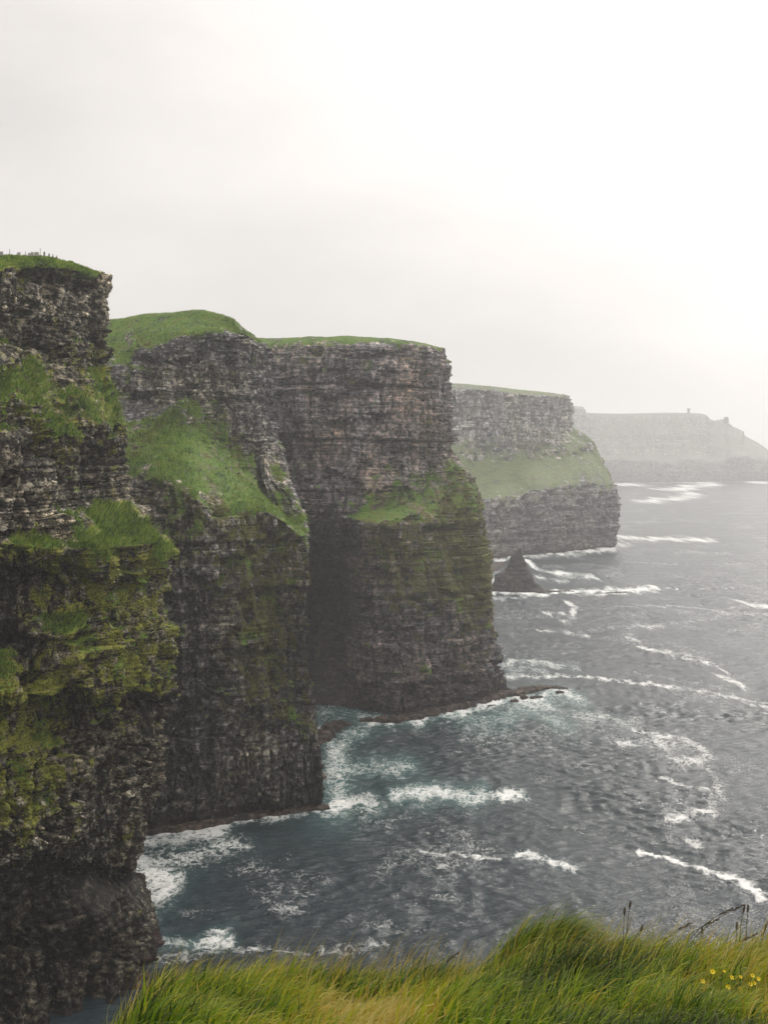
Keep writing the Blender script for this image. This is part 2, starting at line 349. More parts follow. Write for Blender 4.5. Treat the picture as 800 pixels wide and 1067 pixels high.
e0 = [(e-(9 if py <= 350 else 5 if py <= 455 else 0), py, 295+dy, vg, tn, ms) for (py, e, dy, vg, tn, ms) in rows1]+[(105, 286, 330, 1, 1, .5), (104, 285.5, 338, 1, 1, .5)]
q = P(112, 286, 338); e0.append(('w', q[0]-60, q[1]+90, q[2]+1, 1, 1, .5)); cols1.append(e0)
for dx, dy in ((-5, 14), (-34, 60), (-80, 90)):
    c = []
    for k, it in enumerate(e0):
        q = P(*it[:3]) if it[0] != 'w' else it[1:4]
        a, b_ = (dx, dy) if k < len(e0)-1 else (dx-20, dy+20)
        c.append(('w', q[0]+a, q[1]+b_, q[2]+(0 if k < len(e0)-2 else 1), *(it[3:] if it[0] != 'w' else it[4:])))
    cols1.append(c)
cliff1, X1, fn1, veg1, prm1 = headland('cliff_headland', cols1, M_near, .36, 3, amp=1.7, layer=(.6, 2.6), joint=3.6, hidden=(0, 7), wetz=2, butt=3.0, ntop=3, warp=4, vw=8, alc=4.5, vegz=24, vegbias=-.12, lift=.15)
tag(cliff1, 'nearest dark cliff at the left edge, mossy overhanging ledges and wet black rock', 'cliff', kind='structure')

# --- second headland
def col(base_px, base_Y, items):
    base_Y = far(base_Y); return [('w', (base_px-400)*base_Y/F, base_Y-2, -5, 0, .4, 0), ('w', (base_px-400)*base_Y/F, base_Y, 1, 0, .45, .05)]+items
def back(c, dx, dy, dz=0):
    it = c[-1]; q = P(*it[:3]) if it[0] != 'w' else it[1:4]; c.append(('w', q[0]+dx, q[1]+dy, q[2]+dz, 1, 1, .5)); return c
BK = (-130, 120, 0)
cols2 = [
 back(col(0, 368, [(0, 810, 372, 0, .9, .1), (0, 740, 376, .1, .8, .3), (0, 640, 380, .1, .8, .3), (10, 520, 392, .3, .9, .4), (10, 470, 420, .4, .9, .4), (20, 430, 440, .2, 1, .2), (30, 400, 455, .6, 1, .3), (40, 345, 485, 1, 1, .5), (50, 338, 500, 1, 1, .5)]), *BK),
 back(col(118, 369, [(122, 815, 373, 0, .9, .1), (125, 745, 377, .1, .8, .3), (128, 640, 381, .1, .8, .3), (125, 520, 392, .25, .9, .4), (120, 470, 420, .35, .9, .5), (118, 430, 445, .15, 1, .2), (118, 393, 458, .5, 1, .3), (114, 345, 485, 1, 1, .5), (112, 334, 500, 1, 1, .5)]), *BK),
 back(col(160, 372, [(162, 810, 375, 0, .95, .1), (164, 735, 379, .12, .8, .4), (166, 640, 383, .0, 1.0, .3), (166, 505, 390, .45, .9, .6), (160, 455, 425, .55, 1, .6), (157, 415, 446, .12, .95, .3), (152, 368, 456, .35, 1, .2), (148, 340, 480, 1, 1, .5), (146, 329, 496, 1, 1, .5)]), *BK),
 back(col(205, 374, [(206, 800, 377, 0, 1, .1), (208, 730, 380, .12, .7, .35), (208, 640, 384, .0, 1.15, .3), (200, 522, 390, .45, 1.1, .7), (192, 440, 436, .95, 1, .7), (192, 395, 447, .1, 1, .2), (194, 348, 455, .3, 1, .2), (196, 334, 474, 1, 1, .5), (198, 324, 486, 1, 1, .5)]), *BK),
 back(col(250, 381, [(250, 795, 384, 0, 1.1, .15), (250, 730, 388, .2, .75, .6), (248, 645, 391, .1, 1.1, .7), (238, 541, 397, .5, 1.25, .8), (226, 457, 445, .9, 1, .8), (226, 400, 451, .0, 1.1, .1), (228, 347, 456, .3, 1, .2), (228, 337, 470, 1, 1, .5), (228, 327, 480, 1, 1, .5)]), *BK),
 back(col(290, 386, [(290, 790, 389, 0, 1.2, .2), (285, 725, 396, .3, .8, .8), (278, 645, 398, .35, 1.1, .9), (270, 545, 402, .55, 1.3, .8), (251, 485, 452, .85, 1.1, .8), (249, 410, 456, .0, 1.2, .05), (250, 348, 459, .3, 1, .2), (246, 341, 466, .9, 1, .5), (243, 333, 475, 1, 1, .5)]), *BK),
 back(col(322, 389, [(319, 790, 393, 0, 1.1, .1), (309, 730, 402, .35, .8, .7), (302, 645, 404, .25, 1.1, .7), (298, 546, 406, .5, 1.2, .7), (270, 512, 470, .6, 1.15, .5), (260, 420, 474, .0, 1.15, .0), (262, 353, 480, .3, 1, .2), (256, 348, 486, .9, 1, .5), (252, 342, 492, 1, 1, .5)]), *BK),
 back(col(338, 391, [(334, 790, 395, 0, 1, .1), (325, 745, 406, .3, .8, .5), (317, 645, 410, .1, 1.0, .5), (321, 578, 411, .3, 1.1, .6), (316, 540, 440, .45, 1.1, .5), (278, 430, 498, .0, 1.1, .0), (275, 358, 505, .3, 1, .2), (268, 354, 510, .9, 1, .5), (262, 350, 515, 1, 1, .5)]), *BK),
]
c = []
for it in cols2[-1]:
    q = P(*it[:3]) if it[0] != 'w' else it[1:4]; rest = it[3:] if it[0] != 'w' else it[4:]; c.append(('w', q[0]-4, q[1]+20, q[2]-1, *rest))
cols2.append(c); c2 = []
for it in c: c2.append(('w', it[1]-22, it[2]+90, it[3], *it[4:]))
cols2.append(c2)
cliff2, X2, fn2, veg2, _ = headland('cliff_headland', cols2, M_mid, .45, 5, amp=1.8, layer=(.8, 3.2), joint=4.5, hidden=(0, 8), wetz=3.2, butt=3.6, sf=.4, vegbias=-.12, vgs=.86, ntop=2, topres=4)
tag(cliff2, 'second cliff, with bright green grass slope halfway down and rounded grassy summit', 'cliff', kind='structure')

# --- third headland; sea cave recess also toned near-black to paint its shade
cols3 = [
 back(col(200, 560, [(200, 690, 565, 0, .7, .1), (200, 640, 565, 0, .7, .1), (200, 600, 565, 0, .8, .1), (200, 545, 560, .1, .9, .2), (200, 530, 562, .1, 1, .2), (200, 490, 562, 0, 1, .1), (200, 430, 565, 0, 1, .1), (200, 366, 568, .3, 1, .2), (200, 356, 580, 1, 1, .4)]), *BK),
 back(col(270, 548, [(270, 690, 556, 0, .7, .1), (270, 640, 556, 0, .7, .1), (270, 600, 556, 0, .7, .1), (270, 545, 545, .1, .9, .2), (270, 530, 550, .15, 1, .2), (270, 490, 554, 0, 1.1, .1), (272, 430, 558, 0, 1.1, .1), (275, 366, 562, .3, 1, .2), (275, 353, 580, 1, 1, .4)]), *BK),
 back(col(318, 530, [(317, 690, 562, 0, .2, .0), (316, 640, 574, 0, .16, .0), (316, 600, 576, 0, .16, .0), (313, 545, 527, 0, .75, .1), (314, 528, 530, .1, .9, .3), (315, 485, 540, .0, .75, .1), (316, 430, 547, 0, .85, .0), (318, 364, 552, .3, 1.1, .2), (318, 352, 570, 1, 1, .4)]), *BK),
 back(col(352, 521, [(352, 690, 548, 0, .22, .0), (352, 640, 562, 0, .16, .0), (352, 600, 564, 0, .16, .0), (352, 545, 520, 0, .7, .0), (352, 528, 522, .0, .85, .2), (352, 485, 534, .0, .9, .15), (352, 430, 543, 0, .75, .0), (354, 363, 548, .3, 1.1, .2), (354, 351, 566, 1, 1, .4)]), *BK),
 back(col(384, 513, [(380, 690, 519, 0, .6, .1), (378, 640, 523, 0, .6, .15), (378, 600, 524, 0, .7, .3), (382, 545, 516, .15, 1.0, .7), (386, 530, 526, .75, 1, .7), (390, 490, 536, .1, 1.05, .3), (390, 430, 545, 0, .85, .0), (392, 364, 549, .3, 1.1, .2), (392, 352, 566, 1, 1, .4)]), *BK),
 back(col(418, 506, [(415, 690, 513, 0, .8, .3), (412, 640, 517, 0, 1.0, .6), (410, 600, 520, .05, 1.1, .9), (412, 545, 522, .15, 1.2, .9), (414, 520, 534, .7, 1, .8), (420, 490, 544, .15, 1.1, .4), (422, 430, 549, 0, .9, .0), (425, 364, 553, .35, 1.1, .2), (425, 355, 566, 1, 1, .4)]), *BK),
 back(col(460, 516, [(456, 690, 523, 0, .9, .3), (450, 640, 527, 0, 1.0, .6), (448, 600, 530, .05, 1.2, .9), (446, 545, 534, .2, 1.2, .9), (444, 505, 550, .55, 1, .7), (446, 475, 558, .1, 1.1, .3), (446, 430, 560, 0, 1, .0), (448, 368, 563, .35, 1.1, .2), (446, 359, 574, 1, 1, .4)]), *BK),
 back(col(505, 536, [(500, 690, 538, 0, .9, .4), (497, 640, 541, .05, 1.0, .8), (492, 600, 544, .1, 1.2, 1), (487, 545, 549, .25, 1.2, 1), (476, 495, 562, .6, 1, .8), (462, 465, 568, .2, 1.1, .3), (458, 430, 570, 0, 1.1, .0), (458, 372, 573, .35, 1.1, .2), (457, 362, 580, 1, 1, .4)]), *BK),
 back(col(521, 546, [(518, 690, 550, 0, .9, .3), (513, 640, 553, .05, 1.0, .8), (509, 600, 556, .1, 1.2, 1), (502, 545, 561, .25, 1.2, 1), (489, 497, 573, .5, 1, .8), (470, 468, 578, .1, 1.1, .3), (466, 430, 580, 0, 1.1, .0), (464, 374, 583, .35, 1.1, .2), (463, 363.5, 588, 1, 1, .4)]), *BK),
]
c = []
for it in cols3[-1]:
    q = P(*it[:3]) if it[0] != 'w' else it[1:4]; rest = it[3:] if it[0] != 'w' else it[4:]; c.append(('w', q[0]-6, q[1]+26, q[2]-1, *rest))
cols3.append(c); c2 = []
for it in c: c2.append(('w', it[1]-60, it[2]+110, it[3], *it[4:]))
cols3.append(c2)
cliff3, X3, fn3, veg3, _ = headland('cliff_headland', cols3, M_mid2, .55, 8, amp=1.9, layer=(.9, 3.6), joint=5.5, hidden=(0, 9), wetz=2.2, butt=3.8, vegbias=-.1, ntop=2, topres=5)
tag(cliff3, 'third cliff, sheer grey wall with a flat grassy top and black sea cave recess', 'cliff', kind='structure')

# --- fourth headland
def cl4(b, mid, tier, inner, up, rim, crest):
    bx, by = b; Y = EYE*F/(by-HY); c = [('w', (bx-400)*Y/F, Y-3, -5, 0, .6, 0), ('w', (bx-400)*Y/F, Y, 1, 0, .7, .0), (*mid, 0, .8, .1), (*tier, .35, 1.05, .5), (*inner, .72, 1, .7), (*up, .12, 1, .2), (*rim, .3, 1.1, .2), (*crest, 1, 1, .4)]
    return back(c, -200, 300)
cols4 = [cl4((400, 586), (400, 545, 1040), (400, 525, 1060), (400, 475, 1120), (400, 440, 1135), (400, 408, 1140), (400, 400, 1180)),
 cl4((470, 584), (470, 545, 1030), (470, 522, 1040), (470, 475, 1100), (470, 440, 1120), (470, 406, 1125), (470, 400.5, 1180)),
 cl4((512, 581), (512, 545, 1038), (512, 520, 1050), (506, 478, 1110), (505, 440, 1125), (503, 407, 1130), (500, 402.5, 1180)),
 cl4((556, 577), (555, 545, 1058), (553, 514, 1066), (548, 478, 1118), (542, 440, 1133), (540, 411, 1138), (538, 406.5, 1180)),
 cl4((598, 573.5), (598, 545, 1080), (595, 510, 1086), (588, 476, 1130), (572, 445, 1144), (573, 414, 1148), (570, 409.5, 1180)),
 cl4((626, 571), (627, 545, 1098), (623, 512, 1106), (613, 470, 1150), (586, 445, 1160), (585, 415, 1162), (584, 411.5, 1184)),
 cl4((637, 570), (643, 540, 1110), (641, 510, 1122), (619, 464, 1165), (592, 440, 1175), (591, 416, 1178), (591, 412.5, 1190)),
]
c = []
for it in cols4[-1]:
    q = P(*it[:3]) if it[0] != 'w' else it[1:4]; rest = it[3:] if it[0] != 'w' else it[4:]; c.append(('w', q[0]-12, q[1]+60, q[2]-2, *rest))
cols4.append(c); cols4.append([('w', it[1]-140, it[2]+220, it[3], *it[4:]) for it in c])
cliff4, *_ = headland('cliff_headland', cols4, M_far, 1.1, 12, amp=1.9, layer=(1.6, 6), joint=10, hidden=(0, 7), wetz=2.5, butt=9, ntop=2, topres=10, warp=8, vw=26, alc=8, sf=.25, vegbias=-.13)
tag(cliff4, 'fourth cliff in light haze, with a pale green slope above its dark foot', 'cliff', kind='structure')

# --- farthest headland
sky5 = [(520, 424), (560, 423), (592, 423), (607, 424), (611, 430), (640, 431), (700, 430), (731, 431), (738, 435), (741, 439), (752, 437), (764, 445), (771, 448), (776, 454), (790, 462), (806, 473), (830, 485), (850, 493)]
cols5 = []
for px, sy in sky5:
    by = 503-(px-640)*.012; Yo = EYE*F/(by-420); Y = EYE*F/(by-HY)
    my = min(476, sy+(by-sy)*.62)+4*math.sin(px*.055)+2*math.sin(px*.17)
    cc = [('w', (px-400)*Y/F, Y-4, -5, 0, .6, 0), ('w', (px-400)*Y/F, Y, 1, 0, .7, 0), (px, my+4, Yo+15, .1, .8, .2), (px, my, Yo+24, .25, .9, .4), (px, sy+(my-sy)*.45, Yo+48, .3, .9, .5), (px, sy+1.5, Yo+66, .4, .9, .4), (px, sy, Yo+70, .7, 1, .4)]
    q = P(px, sy, Yo+70); cc.append(('w', q[0]*1.05, q[1]+300, q[2]-25, 1, 1, .4)); cols5.append(cc)
cols5.append([('w', *(np.array(P(870, 502, 2020)) + np.array((6*k, 14*k, 0)))[:2], -5+ .8*k, .3, 1, .3) for k in range(8)])
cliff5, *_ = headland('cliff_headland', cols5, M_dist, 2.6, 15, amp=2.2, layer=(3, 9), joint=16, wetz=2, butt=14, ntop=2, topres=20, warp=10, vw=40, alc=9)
tag(cliff5, 'farthest cliff fading into haze and sloping down to the sea at the right', 'cliff', kind='structure')

# ------------------------------------------------------------------ grass on the near ledges
M_ledge = grass_mat('ledge_grass', [(0, (.03, .06, .008)), (.35, (.09, .18, .014)), (.65, (.22, .36, .03)), (1, (.36, .40, .08))])
def ledge_tufts(X, fn, veg, parent, n, h0, w0, thr, seed, nz=.1):
    r = np.random.default_rng(seed); V = X.reshape(-1, 3); nn_ = fn.reshape(-1, 3); g = veg.ravel()
    ok = np.where((g > thr) & (nn_[:, 2] > nz))[0]; k = r.choice(ok, n); rt = V[k]+r.normal(0, .25, (n, 3))*[1, 1, .2]
    # heading: down the slope
    az = np.arctan2(nn_[k, 1], nn_[k, 0])+r.normal(0, .5, n); hsc = np.where(rt[:, 2] > rt[:, 2].max()-16, .35, 1.0)
    hue = np.clip(.5+.35*n3(rt[:, 0]/6, rt[:, 1]/6, rt[:, 2]/6, 3)+r.normal(0, .3, n), 0, 1)
    return blades('grass', rt, hsc*h0*(.5+r.random(n)), w0*(.6+.8*r.random(n)), r.normal(.5, .25, n), r.normal(1.5, .35, n), az, M_ledge, parent, seg=3, hue=hue, twist=az+np.pi/2+r.normal(0, .6, n))
g1 = ledge_tufts(X1[:, :], fn1, veg1, cliff1, 52000, 1.9, .26, .55, 21); g1['kind'] = 'stuff'
g2 = ledge_tufts(X2, fn2, veg2, cliff2, 30000, 1.5, .26, .6, 22, .25); g2['kind'] = 'stuff'

# ------------------------------------------------------------------ sea
M_sea, t, b, o = new_mat('sea_water')
g = N(t, 'ShaderNodeNewGeometry'); pos = g.outputs['Position']; fo = attr(t, 'foam'); ae = attr(t, 'aer')
f1 = noise(t, pos, .42, 7, .68, (1, .75, 1), .6); f2 = noise(t, pos, 1.7, 4, .7, (1, .6, 1), .4)
lace = math_(t, 'ABSOLUTE', math_(t, 'MULTIPLY_ADD', noise(t, pos, .22, 5, .6, (1, .8, 1), 1.2), 2.0, -1.0))
tn_ = math_(t, 'MULTIPLY_ADD', math_(t, 'ADD', math_(t, 'MULTIPLY', f1, .62), math_(t, 'MULTIPLY', f2, .38)), 3.2, -1.6)
lc = math_(t, 'MULTIPLY_ADD', lace, -1.7, .22)
fx = math_(t, 'ADD', math_(t, 'MULTIPLY', fo, 1.12), math_(t, 'ADD', math_(t, 'MULTIPLY', tn_, .6), lc))
fac = ramp(t, fx, [(.38, 0.0), (.6, .25), (.8, .7), (1.0, 1.0)])
wc = mixc(t, ae, (.022, .034, .041), (.09, .20, .19))
colr = mixc(t, fac, wc, (.80, .81, .79)); t.links.new(colr, b.inputs['Base Color'])
t.links.new(math_(t, 'ADD', ramp(t, fac, [(0, 0.0), (1, .7)]), ramp(t, noise(t, pos, .012, 3, .6), [(.4, .10), (.6, .24)])), b.inputs['Roughness']); b.inputs['IOR'].default_value = 1.333
bh = math_(t, 'ADD', noise(t, pos, .9, 3, .55, (.75, 1.7, 1), .3), math_(t, 'MULTIPLY', fac, .35))
bp = N(t, 'ShaderNodeBump'); bp.inputs['Strength'].default_value = 1.0; bp.inputs['Distance'].default_value = .45
t.links.new(bh, bp.inputs['Height']); t.links.new(bp.outputs[0], b.inputs['Normal'])

def axis(lims):
    v = [lims[0][0]]
    for a, e, st in lims:
        k = max(1, int(round((e-a)/st))); v += list(a+(e-a)*(np.arange(1, k+1)/k))
    return np.array(v)
def grow(a, e, s0, g_=1.12):
    v = []; x = a; s_ = s0
    while x < e: x += s_; s_ *= g_; v.append(min(x, e))
    return v
xs = axis([(-170, 140, .75), (140, 480, 1.3), (480, 1200, 5)])
xs = np.array([-q for q in grow(170, 14000, 4)][::-1]+list(xs)+grow(1200, 14000, 8))
ys = axis([(262, 620, .8), (620, 1400, 1.9), (1400, 4200, 9)])
ys = np.array([262-q for q in grow(0, 4000, 4)][::-1]+list(ys)+grow(4200, 14000, 18))
XX, YY = np.meshgrid(xs, ys)
# foam: (points of the sea, width across, width along view, strength), all in metres
foam = np.zeros_like(XX); aer = np.zeros_like(XX)
def streak(pts, wpx, k=1.0, a=0.0, flat=1.0):
    global foam, aer
    if pts[0][1] < 885: k *= .80; wpx *= 1.1
    pp = [S(*q) for q in pts]; Ym = sum(q[1] for q in pp)/len(pp); wx = wpx*Ym/F; wy = wpx*flat*Ym*Ym/(EYE*F)
    pad = 3.2; x0 = min(q[0] for q in pp)-pad*wx; x1 = max(q[0] for q in pp)+pad*wx; y0 = min(q[1] for q in pp)-pad*wy; y1 = max(q[1] for q in pp)+pad*wy
    i0, i1 = np.searchsorted(ys, [y0, y1]); j0, j1 = np.searchsorted(xs, [x0, x1]); 
    if i1 <= i0 or j1 <= j0: return
    x = XX[i0:i1, j0:j1]; y = YY[i0:i1, j0:j1]
    x = x+wx*.9*n2(x/(5*wx), y/(5*wy), 61)+wx*.4*n2(x/(1.6*wx), y/(1.6*wy), 62); y = y+wy*.9*n2(x/(5*wx), y/(5*wy), 63)+wy*.4*n2(x/(1.6*wx), y/(1.6*wy), 64)
    d = np.full(x.shape, 1e9)
    for (ax, ay), (bx, by) in zip(pp[:-1], pp[1:]):
        dx, dy = (bx-ax)/wx, (by-ay)/wy; L = dx*dx+dy*dy+1e-9; tt = np.clip((((x-ax)/wx)*dx+((y-ay)/wy)*dy)/L, 0, 1)
        d = np.minimum(d, np.hypot((x-ax)/wx-dx*tt, (y-ay)/wy-dy*tt))
    if len(pp) == 1: d = np.hypot((x-pp[0][0])/wx, (y-pp[0][1])/wy)
    v = np.exp(-d*d*.9)*k*np.clip(.92+.55*n2(x/(3.5*wx), y/(3.5*wy), 66), 0, 1.2); foam[i0:i1, j0:j1] = np.maximum(foam[i0:i1, j0:j1], v)
    if a: 
        va = np.exp(-(d/1.5)**2)*a; aer[i0:i1, j0:j1] = np.maximum(aer[i0:i1, j0:j1], va)
st = [
 ([(140, 868), (200, 861), (250, 853), (300, 847), (342, 843)], 5, 1.15, .5), ([(130, 885), (170, 878), (225, 863)], 17, .82, .5, .8), ([(145, 900), (165, 912), (150, 932)], 24, .72, .5, .7), ([(150, 885), (200, 892), (245, 880)], 18, .6, .2, .5),
 ([(160, 975), (200, 978), (235, 976)], 11, .85, .5, .7), ([(165, 995), (230, 990), (330, 992), (400, 985)], 8, .45, .0, .8), ([(380, 965), (460, 970)], 8, .3, 0),
 ([(335, 765), (345, 800), (352, 835)], 15, .85, .9, .9), ([(340, 745), (400, 750), (360, 775)], 8, .55, .8), ([(350, 800), (400, 803), (430, 800)], 12, .6, .7, .8), ([(345, 840), (390, 838)], 9, .9, .5), ([(415, 830), (470, 828), (500, 828)], 9, .75, .8, .9),
 ([(500, 829), (548, 830)], 5.5, 1.1, .4), ([(430, 845), (400, 860), (380, 858)], 7, .4, .1), ([(345, 786), (362, 770)], 6, .9, .8),
 ([(440, 888), (480, 894), (520, 897)], 4, .6, 0), ([(535, 895), (560, 896), (590, 902)], 6, .72, .2), ([(440, 868), (500, 873)], 4, .35, 0),
 ([(385, 752), (430, 752), (470, 744), (530, 728), (592, 722)], 5, .95, .8), ([(540, 728), (560, 735), (600, 728)], 11, .75, .7, .8), ([(480, 748), (540, 745), (590, 752)], 9, .5, .7), 
 ([(560, 735), (620, 748), (650, 752)], 7, .6, .2), ([(600, 745), (640, 760), (672, 772)], 7, .68, .1), ([(648, 752), (665, 750)], 5, .7, 0), ([(660, 760), (700, 768), (725, 774)], 4, .85, 0), ([(640, 772), (690, 776), (725, 780)], 7, .72, .0), 
 ([(728, 778), (738, 785), (730, 796), (710, 799)], 7, .8, 0), ([(695, 790), (735, 800), (752, 815), (748, 832)], 6, .72, 0), ([(690, 811), (715, 818), (737, 824)], 3.2, 1.0, 0), ([(735, 825), (738, 845), (715, 850), (695, 855)], 7, .72, 0), ([(695, 852), (735, 846)], 5, .9, 0), ([(705, 878), (728, 882)], 7, .62, 0),
 ([(666, 887), (700, 896), (735, 909), (755, 917), (790, 929)], 3.2, 1.25, 0), ([(735, 911), (785, 928), (796, 940)], 6, .95, 0), ([(790, 935), (815, 950)], 8, .8, 0),
 ([(525, 704), (600, 705), (650, 711), (720, 719), (800, 733)], 2.2, .9, 0), ([(660, 700), (720, 712), (760, 720)], 3, .5, 0), ([(525, 694), (560, 692), (600, 697)], 3.5, .75, .3), ([(520, 700), (570, 700)], 4, .6, .3), ([(725, 728), (762, 722)], 3, .55, 0),
 ([(690, 652), (655, 655), (652, 664), (662, 667)], 3, .75, 0), ([(665, 675), (700, 683)], 2, 1.0, 0), ([(663, 668), (672, 676), (740, 688), (755, 702)], 2.4, .7, 0), ([(752, 708), (768, 714)], 5, .8, 0), ([(780, 735), (800, 740)], 5, .7, 0), ([(712, 685), (735, 690)], 2, .95, 0),
 ([(592, 628), (600, 634), (594, 645), (590, 650)], 3, .85, 0), ([(590, 660), (610, 662)], 3, .8, 0), ([(565, 641), (586, 640)], 1.8, .85, 0), ([(560, 657), (585, 658)], 2, .7, 0), ([(640, 632), (700, 631), (765, 640), (800, 641)], 2, .55, 0), ([(600, 660), (640, 652), (720, 648), (780, 636)], 2, .45, 0),
 ([(514, 619), (560, 619), (620, 616), (684, 613)], 2.2, 1.1, .2), ([(600, 620), (650, 617), (680, 616)], 2.5, .8, 0), ([(515, 624), (560, 621)], 2, .6, .2), ([(512, 585), (512, 605)], 5, .8, .2, 1), ([(551, 585), (560, 593), (580, 598), (620, 603)], 3.6, 1.1, .2), ([(553, 580), (600, 578), (630, 573)], 3.2, .75, .2), ([(560, 603), (590, 606)], 2.5, .7, .2),
 ([(505, 585), (530, 581), (560, 579), (600, 575), (640, 572)], 1.6, 1.0, .2), ([(625, 573), (640, 567), (650, 565)], 3, .95, 0), ([(640, 560), (690, 562), (745, 563)], 2.0, 1.1, 0), ([(700, 575), (760, 577)], 1.5, .5, 0), ([(650, 585), (720, 590)], 1.6, .45, 0),
 ([(770, 628), (805, 632)], 2.8, 1.05, 0), ([(740, 660), (790, 655)], 2, .4, 0), ([(640, 505), (668, 504.5)], 1.5, 1.1, 0), ([(660, 523), (685, 522), (715, 518), (722, 513), (700, 508)], 1.6, 1.0, 0), ([(690, 511), (735, 505), (750, 505)], 1.4, 1.0, 0), ([(715, 503.5), (745, 503.5)], 1.2, .9, 0), ([(780, 503), (810, 502.5)], 1.4, 1.1, 0),
 ([(640, 503.5), (700, 502.5), (780, 501.5)], .8, .6, 0), ([(640, 545), (700, 540), (780, 548)], 1.2, .3, 0), ([(690, 600), (800, 606)], 1.5, .35, 0), ([(600, 800), (640, 806)], 3, .35, 0), ([(540, 780), (560, 785)], 4, .4, 0), ([(560, 860), (640, 868), (700, 880)], 4, .33, 0), ([(560, 815), (575, 812)], 3, .5, 0),
]
for s_ in st: streak(s_[0], s_[1], s_[2], s_[3], *(s_[4:]))
# wandering faint foam and breaking crests over open water
win = fb2(XX/60, YY/95, 4, 71); crest = n2(XX/16+.3*win, YY/11, 72)
foam = np.maximum(foam, .30*ss(win, .1, .7)+.16*ss(crest, .25, .7)*ss(n2(XX/70, YY/110, 73), -.1, .5))
aer = np.clip(aer, 0, 1)*(.5+.5*np.clip(foam*1.3, 0, 1))
dist = np.hypot(XX, YY)
def rid(v): return .6-np.abs(v)*1.6
wx_ = XX+4*n2(XX/40, YY/30, 86); wy_ = YY+2.5*n2(XX/35, YY/25, 87)
Z = .8*n2(XX/40, YY/20, 81)+.55*rid(n2((wx_+.3*wy_)/19, (wy_-.16*wx_)/6.5, 82))+.5*rid(n2((wx_-.2*wy_)/9, (wy_+.08*wx_)/3.6, 83))+.28*n2(XX/5.2, YY/2.0, 84)+.09*n2(XX/2.4, YY/1.7, 88)+1.0*n2(XX/120, YY/60, 85)
Z = Z*(.65+.6*ss(n2(XX/90, YY/140, 89), -.3, .3))+.75*n2(XX/170+YY/300, YY/30, 90)
Z = Z*(1-.55*ss(dist, 700, 2600))*1.15+.25*np.clip(foam-.5, 0, 1)
Z = np.where((dist > 5000), 0, Z)
sea = mesh_np('sea', np.stack([XX, YY, Z], -1).reshape(-1, 3), grid_quads(*XX.shape), M_sea, attrs=dict(foam=foam.ravel(), aer=aer.ravel()), smooth=True)
tag(sea, 'dark grey sea with white foam streaks below the cliffs', 'sea', kind='structure')

# ------------------------------------------------------------------ rocks in the sea
M_reef = rock_mat('reef_rock', (.014, .011, .009), (.05, .037, .031), (.14, .115, .10), 1.0, fleck=.75, algae=False)
M_stack = rock_mat('stack_rock', (.010, .009, .009), (.036, .032, .030), (.10, .09, .085), 1.6, fleck=.76)
def reef(name, pts, hw, H, label, seed, res=.5, edge=.25):
    pp = np.array([S(*q) for q in pts]); L = np.linalg.norm(np.diff(pp, axis=0), axis=1); n = int(L.sum()/res)+2
    tt = np.linspace(0, len(pp)-1, n); c = pchip(pp, tt); hwv = pchip(np.array(hw, float), tt); Hv = pchip(np.array(H, float), tt)
    d = np.gradient(c, axis=0); d /= np.linalg.norm(d, axis=1, keepdims=True); nr = np.stack([-d[:, 1], d[:, 0]], 1)
    m = max(5, int(2.6*max(hw)/res)); k = np.linspace(-1.3, 1.3, m)
    x = c[:, None, 0]+nr[:, None, 0]*k[None, :]*hwv[:, None]; y = c[:, None, 1]+nr[:, None, 1]*k[None, :]*hwv[:, None]
    wob = .5*n2(x/4, y/4, seed)+.25*n2(x/1.5, y/1.5, seed+1); cell = hsh(np.floor(x/2.4+n2(x/5, y/5, seed+3)), np.floor(y/3.1+n2(x/5, y/5, seed+4)), seed)
    e = 1-np.abs(k)[None, :]+wob*.55; f = ss(e, 0, edge); endf = ss(np.minimum(tt, len(pp)-1-tt), 0, .12)[:, None]
    z = -1.2+f*endf*(Hv[:, None]*(.55+.6*cell)+1.2)+.15*n2(x/.8, y/.8, seed+6)
    one = np.ones(x.size)
    ob = mesh_np(name, np.stack([x, y, z], -1).reshape(-1, 3), grid_quads(n, m), M_reef, attrs=dict(veg=one*0, tone=(.7+.6*cell).ravel(), moss=one*0, wet=one*0))
    tag(ob, label, 'rock'); return ob
reef('rock_platform', [(372, 752), (400, 752), (440, 747), (480, 737), (515, 727), (545, 720)], [2.5, 5, 6, 5.5, 6, 4], [1.5, 2.6, 2.8, 2.6, 2.4, 1.6], 'long reddish brown rock platform along the foot of the third cliff', 31)
reef('rock_platform', [(530, 724), (555, 719), (575, 717), (594, 718.5)], [7, 6, 3.5, 2], [1.6, 1.8, 1.2, .9], 'broken dark rock spit running out into foam from the third cliff', 35)
reef('rock', [(552, 728), (566, 726)], [2.2, 1.6], [1.2, 1.0], 'small flat rock in foam just in front of the spit', 37, .4)
reef('rock', [(326, 778), (340, 768), (350, 760), (366, 757)], [3, 6, 6, 3], [3, 4, 4, 2.5], 'reddish brown boulder ledge in the cove behind the second cliff', 39)
reef('rock', [(556, 618), (580, 617), (600, 616.5)], [5, 4, 2.5], [2.2, 1.8, 1], 'low dark reef trailing right from the pointed sea stack', 43, .8)
reef('rock', [(628, 618.5), (640, 618), (655, 617)], [2, 2.5, 1.5], [.9, 1.1, .7], 'thin flat rock awash beyond the end of the sea stack reef', 45, .8)
reef('rock', [(500, 600), (512, 592), (522, 586)], [10, 12, 6], [1.8, 2, 1.2], 'brownish rock shelf between the sea stack and the fourth cliff', 47, .9)
reef('rock', [(146, 868), (200, 862), (260, 851.5), (310, 846), (346, 843)], [1.6, 2, 2, 2.4, 3], [1, 1.6, 1.2, 1.6, 1.8], 'narrow reddish ledge at the waterline of the second cliff', 49, .4)
